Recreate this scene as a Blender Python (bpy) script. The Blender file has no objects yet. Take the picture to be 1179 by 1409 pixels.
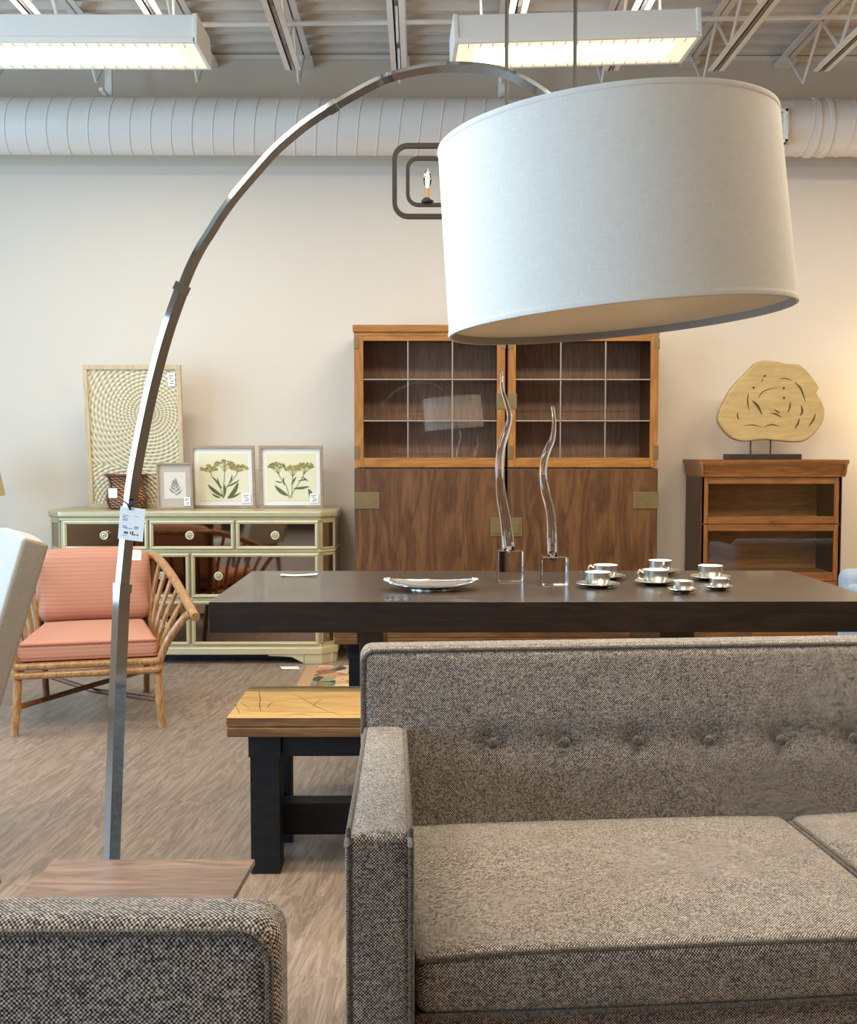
import bpy, bmesh, math, random
from mathutils import Vector, Matrix, Euler
random.seed(7)
PI = math.pi
sc = bpy.context.scene
COL = sc.collection

# ------------------------------------------------------------------ camera
F = 1500.0
CAMH = 1.22
cam_d = bpy.data.cameras.new('camera')
cam = bpy.data.objects.new('camera', cam_d)
COL.objects.link(cam)
cam_d.sensor_fit = 'HORIZONTAL'
cam_d.sensor_width = 36.0
cam_d.lens = F / 1179.0 * 36.0
cam_d.clip_start = 0.05
cam.location = (0, 0, CAMH)
cam.rotation_euler = (math.radians(90 - 3.186), 0, math.radians(-0.44))
sc.camera = cam
CAMR = cam.rotation_euler.to_matrix()

def W(px, py, Y):
    """the point at distance Y into the room which the photograph shows at (px, py)"""
    d = CAMR @ Vector(((px - 589.5) / F, -(py - 704.5) / F, -1.0))
    return Vector((0, 0, CAMH)) + d * (Y / d.y)

def X(px, Y, py=704):
    return W(px, py, Y).x

def Z(py, Y):
    return W(578, py, Y).z

# ------------------------------------------------------------------ materials
def srgb(h):
    h = h.lstrip('#')
    v = [int(h[i:i + 2], 16) / 255 for i in (0, 2, 4)]
    return tuple((c / 12.92 if c <= .04045 else ((c + .055) / 1.055) ** 2.4) for c in v) + (1,)

class N:
    """small node-graph helper"""
    def __init__(s, name):
        s.m = bpy.data.materials.new(name)
        s.m.use_nodes = True
        s.t = s.m.node_tree
        s.b = s.t.nodes['Principled BSDF']
        s.out = s.t.nodes['Material Output']
    def n(s, typ, **kw):
        nd = s.t.nodes.new(typ)
        for k, v in kw.items():
            if hasattr(nd, k):
                setattr(nd, k, v)
        return nd
    def l(s, a, b):
        s.t.links.new(a, b)
    def math(s, op, a, b=None, c=None):
        nd = s.n('ShaderNodeMath', operation=op)
        for i, v in enumerate((a, b, c)):
            if v is None: continue
            if isinstance(v, (int, float)): nd.inputs[i].default_value = v
            else: s.l(v, nd.inputs[i])
        return nd.outputs[0]
    def ramp(s, fac, stops):
        r = s.n('ShaderNodeValToRGB')
        while len(r.color_ramp.elements) < len(stops):
            r.color_ramp.elements.new(.5)
        for e, (p, c) in zip(r.color_ramp.elements, stops):
            e.position = p
            e.color = srgb(c) if isinstance(c, str) else c
        s.l(fac, r.inputs[0])
        return r.outputs[0]
    def mix(s, fac, a, b, mode='MIX'):
        nd = s.n('ShaderNodeMix', data_type='RGBA', blend_type=mode)
        for sock, v in ((nd.inputs[0], fac), (nd.inputs[6], a), (nd.inputs[7], b)):
            if isinstance(v, (int, float)): sock.default_value = v
            elif isinstance(v, str): sock.default_value = srgb(v)
            elif isinstance(v, tuple): sock.default_value = v
            else: s.l(v, sock)
        return nd.outputs[2]
    def coord(s, kind='Object', scale=(1, 1, 1), rot=(0, 0, 0), loc=(0, 0, 0)):
        tc = s.n('ShaderNodeTexCoord')
        mp = s.n('ShaderNodeMapping')
        s.l(tc.outputs[kind], mp.inputs[0])
        mp.inputs['Scale'].default_value = scale
        mp.inputs['Rotation'].default_value = rot
        mp.inputs['Location'].default_value = loc
        return mp.outputs[0]
    def noise(s, vec, scale=5, detail=3, rough=.5, dist=0):
        nd = s.n('ShaderNodeTexNoise')
        s.l(vec, nd.inputs['Vector'])
        nd.inputs['Scale'].default_value = scale
        nd.inputs['Detail'].default_value = detail
        nd.inputs['Roughness'].default_value = rough
        nd.inputs['Distortion'].default_value = dist
        return nd.outputs[0]
    def bump(s, h, strength=.3, dist=.01):
        b = s.n('ShaderNodeBump')
        b.inputs['Strength'].default_value = strength
        b.inputs['Distance'].default_value = dist
        s.l(h, b.inputs['Height'])
        s.l(b.outputs[0], s.b.inputs['Normal'])
    def base(s, c):
        if isinstance(c, (str, tuple)): s.b.inputs['Base Color'].default_value = srgb(c) if isinstance(c, str) else c
        else: s.l(c, s.b.inputs['Base Color'])
    def set(s, **kw):
        mp = dict(rough='Roughness', metal='Metallic', trans='Transmission Weight', ior='IOR', coat='Coat Weight',
                  coatr='Coat Roughness', spec='Specular IOR Level', emit='Emission Strength', sheen='Sheen Weight', sub='Subsurface Weight')
        for k, v in kw.items():
            s.b.inputs[mp[k]].default_value = v
        return s

def plain(name, c, rough=.6, var=.06, nscale=30, **kw):
    g = N(name)
    n = g.noise(g.coord(), nscale, 4)
    col = g.mix(g.math('MULTIPLY', n, var * 2), c, (0, 0, 0, 1))
    g.base(col)
    g.set(rough=rough, **kw)
    return g.m

def wood(name, dark, mid, light, axis=0, scale=1.0, rough=.45, pores=.35, stretch=9, coat=0.0, knots=False, cathedral=True, spec=.4):
    g = N(name)
    s = [scale * stretch] * 3
    s[axis] = scale
    v = g.coord('Object', tuple(s))
    n1 = g.noise(v, 1.6, 5, .6, .8)
    rings = g.math('FRACT', g.math('MULTIPLY', n1, 5.0))
    tri = g.math('ABSOLUTE', g.math('SUBTRACT', rings, .5))
    n2 = g.noise(v, 9, 6, .7, .2)
    s3 = [scale * 160] * 3
    s3[axis] = scale * 5
    n3 = g.noise(g.coord('Object', tuple(s3)), 1, 2, .6)
    f = g.math('ADD', g.math('MULTIPLY', n2, .65), g.math('MULTIPLY', tri, .7 if cathedral else .3))
    c = g.ramp(f, [(.25, dark), (.5, mid), (.75, light)])
    c = g.mix(g.math('MULTIPLY', g.math('SUBTRACT', 1.0, n3), pores), c, dark)
    if knots:
        k = g.noise(g.coord('Object', (14, 30, 14), (0, 0, .5)), 1, 5, .7, 2.5)
        kf = g.math('LESS_THAN', g.math('ABSOLUTE', g.math('SUBTRACT', k, .52)), .012)
        big = g.noise(g.coord('Object', (3, 6, 3)), 2, 2)
        kf = g.math('MULTIPLY', kf, g.math('GREATER_THAN', big, .5))
        c = g.mix(kf, c, '#3a2412')
    g.base(c)
    g.set(rough=rough, coat=coat, spec=spec)
    g.bump(f, .12, .002)
    return g.m

def tweed(name, dark, mid, light, cell=.0025):
    g = N(name)
    uv = g.coord('UV', (1 / cell, 1 / cell, 1))
    sep = g.n('ShaderNodeSeparateXYZ'); g.l(uv, sep.inputs[0])
    wob = g.noise(g.coord('UV', (60, 60, 60)), 1, 2)
    x = g.math('ADD', sep.outputs[0], g.math('MULTIPLY', wob, .5))
    y = sep.outputs[1]
    sx = g.math('SINE', g.math('MULTIPLY', x, 2 * PI * .5))
    sy = g.math('SINE', g.math('MULTIPLY', y, 2 * PI * .5))
    chk = g.math('MULTIPLY', sx, sy)
    fl = g.n('ShaderNodeVectorMath', operation='FLOOR'); g.l(uv, fl.inputs[0])
    wn = g.n('ShaderNodeTexWhiteNoise', noise_dimensions='2D'); g.l(fl.outputs[0], wn.inputs['Vector'])
    rnd = wn.outputs['Value']
    f = g.math('ADD', g.math('MULTIPLY', chk, .5), g.math('ADD', g.math('MULTIPLY', rnd, .5), .25))
    big = g.noise(g.coord('UV', (1, 1, 1)), 14, 3)
    f = g.math('ADD', f, g.math('MULTIPLY', g.math('SUBTRACT', big, .5), .18))
    slub = g.noise(g.coord('UV', (40, 260, 1)), 1, 2)
    f = g.math('ADD', f, g.math('MULTIPLY', g.math('SUBTRACT', slub, .5), .5))
    c = g.ramp(f, [(.15, dark), (.5, mid), (.9, light)])
    g.base(c)
    g.set(rough=.95, spec=.15, sheen=.15)
    g.bump(chk, .35, .0012)
    return g.m

def thin_glass(name, tint=(.8, .8, .8, 1), refl=.14):
    g = N(name)
    tr = g.n('ShaderNodeBsdfTransparent'); tr.inputs[0].default_value = tint
    gl = g.n('ShaderNodeBsdfGlossy'); gl.inputs['Roughness'].default_value = .02
    fr = g.n('ShaderNodeFresnel'); fr.inputs[0].default_value = 1.5
    mx = g.n('ShaderNodeMixShader')
    g.l(g.math('ADD', fr.outputs[0], refl - .04), mx.inputs[0])
    g.l(tr.outputs[0], mx.inputs[1]); g.l(gl.outputs[0], mx.inputs[2])
    g.l(mx.outputs[0], g.out.inputs[0])
    return g.m

def emissive(name, c, strength):
    g = N(name)
    g.base(c)
    g.b.inputs['Emission Color'].default_value = srgb(c)
    g.set(emit=strength, rough=.5)
    return g.m

M = {}
M['chrome'] = plain('chrome', '#969da2', .07, .02, metal=1)
M['silver'] = plain('silver', '#dcdad5', .24, .03, metal=1)
M['black_metal'] = plain('black_metal', '#2c2620', .45, .1, metal=.3)
M['black_paint'] = wood('black_paint', '#07090b', '#0c0e12', '#12151a', 0, 2, .55, .2, spec=.25)
M['white_paint'] = plain('white_paint', '#f1ede5', .5, .02)
M['duct_paint'] = plain('duct_paint', '#ddd8d0', .45, .04)
M['joist_paint'] = plain('joist_paint', '#e2ddd4', .5, .08)
M['deck_paint'] = plain('deck_paint', '#d6cec2', .6, .08)
M['paper'] = plain('paper', '#fbfafa', .7, .01)
M['ink'] = plain('ink', '#45454a', .7, .02)
M['string'] = plain('string', '#14161c', .8, .02)
M['brass'] = plain('brass', '#85714a', .4, .2, metal=.5)
M['lead'] = plain('lead', '#a39a90', .4, .1, metal=.6)
M['walnut'] = wood('walnut', '#3d2310', '#5a371b', '#704a29', 2, .8, .4, .3, 6)
M['cherry'] = wood('cherry', '#85501f', '#9d642b', '#af7639', 0, 1, .35, .3)
M['cherry_v'] = wood('cherry_v', '#85501f', '#9d642b', '#af7639', 2, 1, .35, .3)
M['cab_inner'] = wood('cab_inner', '#b0856a', '#cba084', '#dab296', 2, 1.2, .5, .3)
M['oak'] = wood('oak', '#693c1a', '#855025', '#976032', 0, 1, .4, .35)
M['oak_v'] = wood('oak_v', '#693c1a', '#855025', '#976032', 2, 1, .4, .35)
M['oak_dark'] = wood('oak_dark', '#2a1509', '#3f2211', '#52301a', 2, 1, .45, .3)
M['oak_inner'] = wood('oak_inner', '#a87c48', '#c99c62', '#d8ae76', 0, 1, .6, .3)
M['espresso'] = wood('espresso', '#130d09', '#1b130e', '#251a13', 0, 1, .5, .2, 9, spec=.2)
M['espresso_sheen'] = wood('espresso_sheen', '#2a2019', '#362a21', '#43362b', 0, 1, .33, .2, 9, spec=.65, coat=.1)  # lighter copy of espresso: reflected sheen of the top put into the colour
M['espresso_v'] = wood('espresso_v', '#17110d', '#201712', '#2b2019', 2, 1, .4, .2)
M['pine'] = wood('pine', '#a3773f', '#cda668', '#dfc08a', 0, 1, .5, .3, 11, knots=False, cathedral=False)
M['pine_edge'] = wood('pine_edge', '#4e3118', '#6f4a28', '#8a6239', 0, 1, .6, .3)
M['side_wood'] = wood('side_wood', '#5b4234', '#7d5f4c', '#957560', 0, 1.4, .4, .35, 8)
M['sculpt'] = wood('sculpt', '#a88c58', '#bda167', '#cbb27c', 0, 1.2, .6, .15, 5, cathedral=False)
M['dark_cut'] = plain('dark_cut', '#4a371e', .8)
M['frame_wood'] = wood('frame_wood', '#8a7660', '#a08b74', '#b39e87', 0, 3, .5, .3)
M['frame_pale'] = wood('frame_pale', '#b59c74', '#c9b28a', '#d6c19b', 2, 2, .5, .25)
M['rattan'] = wood('rattan', '#7d4f28', '#a97645', '#c49863', 2, 4, .35, .3, 5, coat=.3)
M['rattan_dark'] = wood('rattan_dark', '#4a2b18', '#6a4024', '#84552f', 2, 4, .4, .3, 5)
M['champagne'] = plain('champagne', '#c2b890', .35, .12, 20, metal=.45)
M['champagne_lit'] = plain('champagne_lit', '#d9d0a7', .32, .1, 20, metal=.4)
M['mirror'] = plain('mirror', '#93806f', .04, .03, metal=1)
M['mirror_side'] = plain('mirror_side', '#a39a88', .1, .03, metal=1)
M['knob_glass'] = plain('knob_glass', '#e4dfba', .15, .02, metal=.3)
M['tweed'] = tweed('tweed', '#151210', '#60564f', '#c8bdb1')
M['tweed_piping'] = tweed('tweed_piping', '#1f1b18', '#4b433d', '#857b70', .0022)
M['pale_fabric'] = tweed('pale_fabric', '#a3a4a3', '#b0b1b0', '#bcbdbb', .002)
M['pale_edge'] = tweed('pale_edge', '#776c5e', '#857a6b', '#918676', .002)
M['blue_fabric'] = tweed('blue_fabric', '#7d8fa8', '#93a4ba', '#a9b8ca', .004)
M['glass'] = N('clear_glass').set(rough=0, trans=1, ior=1.49).m
M['pane'] = thin_glass('pane_glass', (.95, .93, .91, 1), .06)
M['book_pane'] = thin_glass('bookcase_glass', (.95, .93, .88, 1), .05)
M['window_glass'] = thin_glass('window_glass', (.95, .97, 1, 1), .05)
M['picture_glass'] = thin_glass('picture_glass', (.97, .97, .97, 1), .05)
M['porcelain'] = plain('porcelain', '#eef0ee', .15, .02)
M['lens'] = emissive('lens', '#fff3d8', 3.2)
M['lens_edge'] = emissive('lens_edge', '#f7e9c0', 1.15)
M['bulb'] = emissive('bulb', '#ffdca8', 14)
M['bulb_glass'] = thin_glass('bulb_glass', (.98, .96, .92, 1), .08)
M['candle'] = plain('candle', '#b5853d', .4, metal=.5)
M['mat_board'] = plain('mat_board', '#bfae9d', .8, .03)
M['print_cream'] = plain('print_cream', '#e9e3bf', .85, .04, 6)
M['print_white'] = plain('print_white', '#efefe8', .85, .02)
M['print_pale'] = plain('print_pale', '#ddd6c8', .85, .03)
M['stem_green'] = plain('stem_green', '#8c8f5c', .8)
M['leaf_green'] = plain('leaf_green', '#5f6c3c', .8, .3, 60)
M['leaf_teal'] = plain('leaf_teal', '#5c7358', .8, .3, 60)
M['flower_gold'] = plain('flower_gold', '#cdb560', .8, .45, 120)
M['flower_olive'] = plain('flower_olive', '#a09c58', .8, .4, 120)
M['sketch_grey'] = plain('sketch_grey', '#8c877c', .8)
M['lamp_tan'] = plain('lamp_tan', '#c2a878', .8, .05)
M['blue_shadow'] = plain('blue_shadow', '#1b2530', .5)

def mat_shade():
    g = N('shade_linen')
    v = g.noise(g.coord('Object', (900, 900, 60)), 1, 2)
    h = g.noise(g.coord('Object', (60, 60, 900)), 1, 2)
    f = g.math('ADD', g.math('MULTIPLY', v, .5), g.math('MULTIPLY', h, .5))
    g.base(g.ramp(f, [(.3, '#dcd9d2'), (.7, '#eeebe4')]))
    g.set(rough=.9, spec=.1)
    return g.m
M['shade_linen'] = mat_shade()
def mat_diffuser():
    g = N('diffuser')
    g.base('#efe6d2'); g.set(rough=.25)
    tl_ = g.n('ShaderNodeBsdfTranslucent'); tl_.inputs[0].default_value = srgb('#cfc3ae')
    mx = g.n('ShaderNodeMixShader'); mx.inputs[0].default_value = .3
    g.l(g.b.outputs[0], mx.inputs[1]); g.l(tl_.outputs[0], mx.inputs[2]); g.l(mx.outputs[0], g.out.inputs[0])
    return g.m
M['diffuser'] = mat_diffuser()
M['shade_trim'] = plain('shade_trim', '#8d8883', .6)

def mat_floor():
    g = N('vinyl_plank')
    ROT = (0, 0, math.radians(90 + 5.5))
    br = g.n('ShaderNodeTexBrick')
    g.l(g.coord('Object', (1, 1, 1), ROT), br.inputs['Vector'])
    br.inputs['Scale'].default_value = 1
    br.inputs['Brick Width'].default_value = 1.22
    br.inputs['Row Height'].default_value = .18
    br.inputs['Mortar Size'].default_value = .0012
    br.inputs['Color1'].default_value = (0, 0, 0, 1)
    br.inputs['Color2'].default_value = (1, 1, 1, 1)
    br.inputs['Mortar'].default_value = (.5, .5, .5, 1)
    br.offset = .37
    plank = br.outputs['Color']
    def stretched(sx_, sy_):
        mp = g.n('ShaderNodeMapping')
        g.l(g.coord('Object', (1, 1, 1), ROT), mp.inputs[0])
        mp.inputs['Scale'].default_value = (sx_, sy_, 1)
        return mp.outputs[0]
    off = g.n('ShaderNodeVectorMath', operation='SCALE')
    g.l(plank, off.inputs[0]); off.inputs['Scale'].default_value = 17
    add = g.n('ShaderNodeVectorMath', operation='ADD')
    g.l(stretched(1.1, 9), add.inputs[0]); g.l(off.outputs[0], add.inputs[1])
    n1 = g.noise(add.outputs[0], 1.5, 6, .62, 1.6)
    tri = g.math('ABSOLUTE', g.math('SUBTRACT', g.math('FRACT', g.math('MULTIPLY', n1, 6)), .5))
    add2 = g.n('ShaderNodeVectorMath', operation='ADD')
    g.l(stretched(4, 70), add2.inputs[0]); g.l(off.outputs[0], add2.inputs[1])
    n2 = g.noise(add2.outputs[0], 1, 4, .7, .3)
    f = g.math('ADD', g.math('MULTIPLY', tri, .55), g.math('MULTIPLY', n2, .75))
    c = g.ramp(f, [(.18, '#57473b'), (.46, '#7d6a5b'), (.8, '#a39080')])
    sepc = g.n('ShaderNodeSeparateColor'); g.l(plank, sepc.inputs[0])
    c = g.mix(g.math('MULTIPLY', sepc.outputs[0], .22), c, '#8b7460')
    c = g.mix(g.math('MULTIPLY', br.outputs['Fac'], .3), c, '#5c4a3c')
    g.base(c)
    g.set(rough=.42, spec=.35)
    g.bump(f, .08, .002)
    return g.m
M['floor'] = mat_floor()

def mat_backwall():
    g = N('wall_paint_two_tone')
    geo = g.n('ShaderNodeNewGeometry')
    sp = g.n('ShaderNodeSeparateXYZ'); g.l(geo.outputs['Position'], sp.inputs[0])
    up = g.math('GREATER_THAN', sp.outputs[2], Z(229, 6.72))
    n = g.noise(g.coord('Object', (1, 1, 1)), 2, 3)
    c = g.mix(up, g.mix(n, '#d6cbbc', '#dbd2c5'), '#cfc3b1')
    g.base(c)
    g.set(rough=.8, spec=.2)
    g.bump(g.noise(g.coord(), 220, 3), .05, .002)
    return g.m
M['wall_back'] = mat_backwall()
M['wall'] = plain('wall_paint', '#cfc6b8', .8, .03)
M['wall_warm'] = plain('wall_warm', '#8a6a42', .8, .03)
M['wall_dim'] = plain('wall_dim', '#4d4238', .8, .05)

def mat_woven():
    g = N('woven_panel')
    tc = g.coord('UV')
    sp = g.n('ShaderNodeSeparateXYZ'); g.l(tc, sp.inputs[0])
    def ring(cx, cz):
        dx = g.math('SUBTRACT', sp.outputs[0], cx); dz = g.math('SUBTRACT', sp.outputs[1], cz)
        r = g.math('SQRT', g.math('ADD', g.math('MULTIPLY', dx, dx), g.math('MULTIPLY', dz, dz)))
        a = g.math('ARCTAN2', dz, dx)
        return r, a
    r1, a1 = ring(.09, .56)
    r2, a2 = ring(-.06, -.02)
    use = g.math('LESS_THAN', g.math('MULTIPLY', r2, 1.35), r1)
    def mixv(a, b):
        return g.math('ADD', g.math('MULTIPLY', a, g.math('SUBTRACT', 1.0, use)), g.math('MULTIPLY', b, use))
    r = mixv(r1, r2); a = mixv(a1, a2)
    row = g.math('FLOOR', g.math('MULTIPLY', r, 46))
    rings = g.math('SINE', g.math('MULTIPLY', r, 46 * 2 * PI))
    st = g.math('SINE', g.math('ADD', g.math('MULTIPLY', a, 44), g.math('MULTIPLY', row, 2.1)))
    h = g.math('ADD', g.math('MULTIPLY', rings, .5), g.math('MULTIPLY', st, .4))
    nz = g.noise(g.coord('UV'), 60, 2)
    h2 = g.math('ADD', h, g.math('MULTIPLY', nz, .6))
    g.base(g.ramp(g.math('ADD', g.math('MULTIPLY', h2, .4), .4), [(.12, '#8f7b54'), (.45, '#cbbd97'), (.8, '#e6dbbd')]))
    g.set(rough=.8)
    g.bump(h, .7, .006)
    return g.m
M['woven'] = mat_woven()

def mat_basket():
    g = N('basket_weave')
    sp = g.n('ShaderNodeSeparateXYZ'); g.l(g.coord('Object'), sp.inputs[0])
    a = g.math('ARCTAN2', sp.outputs[1], sp.outputs[0])
    z = sp.outputs[2]
    u = g.math('SINE', g.math('ADD', g.math('MULTIPLY', a, 18), g.math('MULTIPLY', z, 260)))
    v = g.math('SINE', g.math('SUBTRACT', g.math('MULTIPLY', z, 420), g.math('MULTIPLY', a, 4)))
    h = g.math('ADD', g.math('MULTIPLY', u, .6), g.math('MULTIPLY', v, .4))
    g.base(g.ramp(g.math('ADD', g.math('MULTIPLY', h, .45), .5), [(.15, '#3d1f11'), (.5, '#7c4a2a'), (.85, '#b98255')]))
    g.set(rough=.55)
    g.bump(h, .8, .006)
    return g.m
M['basket'] = mat_basket()
M['basket_rim'] = plain('basket_rim', '#5a2f1e', .5, .2)

def mat_coral():
    g = N('coral_fabric')
    uv = g.coord('UV', (72, 72, 1), (0, 0, PI / 4))
    sp = g.n('ShaderNodeSeparateXYZ'); g.l(uv, sp.inputs[0])
    s1 = g.math('SINE', g.math('MULTIPLY', sp.outputs[0], PI))
    s2 = g.math('SINE', g.math('MULTIPLY', sp.outputs[1], PI))
    d = g.math('MULTIPLY', s1, s2)
    s3 = g.math('SINE', g.math('MULTIPLY', sp.outputs[0], PI * 4))
    s4 = g.math('SINE', g.math('MULTIPLY', sp.outputs[1], PI * 4))
    pick = g.math('GREATER_THAN', d, 0)
    f = g.math('ADD', g.math('MULTIPLY', pick, s3), g.math('MULTIPLY', g.math('SUBTRACT', 1.0, pick), s4))
    f = g.math('ADD', g.math('MULTIPLY', f, .4), .5)
    n = g.noise(g.coord('UV'), 30, 3)
    c = g.ramp(f, [(.1, '#a5604a'), (.55, '#bb7a60'), (.95, '#dab09a')])
    g.base(g.mix(g.math('MULTIPLY', n, .2), c, '#b06a4e'))
    g.set(rough=.85, spec=.2)
    return g.m
M['coral'] = mat_coral()
M['coral_piping'] = plain('coral_piping', '#a85e42', .8, .05)

def mat_rug():
    g = N('kilim_rug')
    v = g.coord('Object', (1, 1, 1))
    sp = g.n('ShaderNodeSeparateXYZ'); g.l(v, sp.inputs[0])
    vo = g.n('ShaderNodeTexVoronoi', distance='MANHATTAN'); vo.inputs['Scale'].default_value = 11
    g.l(v, vo.inputs['Vector'])
    sc_ = g.n('ShaderNodeSeparateColor'); g.l(vo.outputs['Color'], sc_.inputs[0])
    c = g.ramp(sc_.outputs[0], [(.1, '#2e3a34'), (.35, '#b9713f'), (.6, '#d9bf92'), (.8, '#6d7a58'), (.95, '#c58a62')])
    dk = g.math('LESS_THAN', vo.outputs['Distance'], .18)
    c = g.mix(g.math('MULTIPLY', dk, .7), c, '#3f4238')
    ex = g.math('GREATER_THAN', g.math('ABSOLUTE', sp.outputs[0]), .93)
    c = g.mix(ex, c, '#b88a62')
    g.base(c)
    g.set(rough=.95)
    return g.m
M['rug'] = mat_rug()

# ------------------------------------------------------------------ mesh helper
class B:
    def __init__(s):
        s.bm = bmesh.new()
    def _merge(s, t, mat=0, mtx=None):
        if mtx is not None: t.transform(mtx)
        for f in t.faces: f.material_index = mat
        me = bpy.data.meshes.new('tmp')
        t.to_mesh(me); t.free()
        s.bm.from_mesh(me)
        bpy.data.meshes.remove(me)
        return s
    def box(s, x0, x1, y0, y1, z0, z1, bevel=.003, seg=2, mat=0, mtx=None):
        t = bmesh.new()
        bmesh.ops.create_cube(t, size=1)
        for v in t.verts:
            v.co = Vector(((x0 + x1) / 2 + v.co.x * (x1 - x0), (y0 + y1) / 2 + v.co.y * (y1 - y0), (z0 + z1) / 2 + v.co.z * (z1 - z0)))
        b = min(bevel, .45 * min(abs(x1 - x0), abs(y1 - y0), abs(z1 - z0)))
        if b > 0:
            bmesh.ops.bevel(t, geom=list(t.edges), offset=b, segments=seg, affect='EDGES', profile=.5)
        bmesh.ops.recalc_face_normals(t, faces=t.faces)
        return s._merge(t, mat, mtx)
    def tube(s, pts, r, seg=10, mat=0, square=None, closed=False, ref=None):
        """r: number or list. square: rotation angle of a four-sided profile"""
        pts = [Vector(p) for p in pts]
        n = len(pts)
        rr = r if isinstance(r, (list, tuple)) else [r] * n
        t = bmesh.new()
        rings = []
        prev = None
        for i, p in enumerate(pts):
            if closed: d = pts[(i + 1) % n] - pts[i - 1]
            elif i == 0: d = pts[1] - pts[0]
            elif i == n - 1: d = pts[-1] - pts[-2]
            else: d = (pts[i + 1] - pts[i]).normalized() + (pts[i] - pts[i - 1]).normalized()
            d.normalize()
            if ref is not None: a = Vector(ref)
            elif prev is not None: a = prev
            else: a = Vector((0, 0, 1)) if abs(d.z) < .9 else Vector((0, 1, 0))
            a = a - d * a.dot(d)
            if a.length < 1e-5: a = d.orthogonal()
            a.normalize(); b = d.cross(a); prev = a
            k = 4 if square is not None else seg
            ph = (square or 0)
            rings.append([t.verts.new(p + (a * math.cos(ph + 2 * PI * j / k) + b * math.sin(ph + 2 * PI * j / k)) * rr[i]) for j in range(k)])
        k = len(rings[0])
        for i in range(n if closed else n - 1):
            A, Bq = rings[i], rings[(i + 1) % n]
            for j in range(k):
                t.faces.new((A[j], A[(j + 1) % k], Bq[(j + 1) % k], Bq[j]))
        if not closed:
            t.faces.new(rings[0][::-1]); t.faces.new(rings[-1])
        bmesh.ops.recalc_face_normals(t, faces=t.faces)
        return s._merge(t, mat)
    def lathe(s, prof, seg=32, c=(0, 0, 0), mat=0, mtx=None, closed=False, sx=1, sy=1):
        t = bmesh.new()
        rings = []
        for (r, z) in prof:
            if r < 1e-6: rings.append([t.verts.new((c[0], c[1], c[2] + z))])
            else: rings.append([t.verts.new((c[0] + sx * r * math.cos(2 * PI * j / seg), c[1] + sy * r * math.sin(2 * PI * j / seg), c[2] + z)) for j in range(seg)])
        pairs = list(zip(rings, rings[1:])) + ([(rings[-1], rings[0])] if closed else [])
        for A, Q in pairs:
            for j in range(seg):
                j2 = (j + 1) % seg
                if len(A) == 1 and len(Q) == 1: continue
                if len(A) == 1: t.faces.new((A[0], Q[j], Q[j2]))
                elif len(Q) == 1: t.faces.new((A[j], A[j2], Q[0]))
                else: t.faces.new((A[j], A[j2], Q[j2], Q[j]))
        bmesh.ops.recalc_face_normals(t, faces=t.faces)
        return s._merge(t, mat, mtx)
    def prism(s, poly, d0, d1, axis='y', bevel=0, seg=2, mat=0, mtx=None):
        """poly: 2-D outline. axis y: (x,z) outline; z: (x,y); x: (y,z)"""
        t = bmesh.new()
        def pt(u, v, d):
            return {'y': (u, d, v), 'z': (u, v, d), 'x': (d, u, v)}[axis]
        A = [t.verts.new(pt(u, v, d0)) for u, v in poly]
        Q = [t.verts.new(pt(u, v, d1)) for u, v in poly]
        n = len(poly)
        t.faces.new(A); t.faces.new(Q[::-1])
        for i in range(n):
            t.faces.new((A[i], Q[i], Q[(i + 1) % n], A[(i + 1) % n]))
        bmesh.ops.recalc_face_normals(t, faces=t.faces)
        if bevel:
            ed = [e for e in t.edges if len(e.link_faces) == 2 and e.calc_face_angle(0) > .5]
            bmesh.ops.bevel(t, geom=ed, offset=bevel, segments=seg, affect='EDGES', profile=.5)
        return s._merge(t, mat, mtx)
    def flat(s, poly, y, mat=0, mtx=None):
        """flat outline in the xz plane"""
        t = bmesh.new()
        t.faces.new([t.verts.new((u, y, v)) for u, v in poly])
        return s._merge(t, mat, mtx)
    def rbox(s, x0, x1, y0, y1, z0, z1, r=.03, k=5, m=10, fn=None, mat=0, mtx=None):
        """rounded box on a grid; fn(u,v,w,point) reshapes it (u,v,w in -1..1)"""
        h = [(x1 - x0) / 2, (y1 - y0) / 2, (z1 - z0) / 2]
        c = Vector(((x0 + x1) / 2, (y0 + y1) / 2, (z0 + z1) / 2))
        r = min(r, min(h) * .98)
        ax = []
        for q in h:
            L = []
            for i in range(k + 1):
                L.append(-q + r - r * math.tan(PI / 4 * (1 - i / k)))
            core = [-q + r + (2 * q - 2 * r) * j / m for j in range(1, m)]
            L = L + core + [-v for v in reversed(L)]
            ax.append(L)
        t = bmesh.new(); vv = {}
        def vert(i, j, l):
            key = (i, j, l)
            if key in vv: return vv[key]
            p = Vector((ax[0][i], ax[1][j], ax[2][l]))
            core = Vector([max(-(h[a] - r), min(h[a] - r, p[a])) for a in range(3)])
            d = p - core
            if d.length > 1e-9: p = core + d.normalized() * r
            uvw = (p.x / h[0], p.y / h[1], p.z / h[2])
            if fn: p = Vector(fn(*uvw, p))
            vv[key] = t.verts.new(p + c)
            return vv[key]
        n = len(ax[0]) - 1
        for i in range(n):
            for j in range(n):
                for e in (0, n):
                    t.faces.new((vert(i, j, e), vert(i + 1, j, e), vert(i + 1, j + 1, e), vert(i, j + 1, e)))
                    t.faces.new((vert(i, e, j), vert(i + 1, e, j), vert(i + 1, e, j + 1), vert(i, e, j + 1)))
                    t.faces.new((vert(e, i, j), vert(e, i + 1, j), vert(e, i + 1, j + 1), vert(e, i, j + 1)))
        bmesh.ops.recalc_face_normals(t, faces=t.faces)
        return s._merge(t, mat, mtx)
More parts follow.
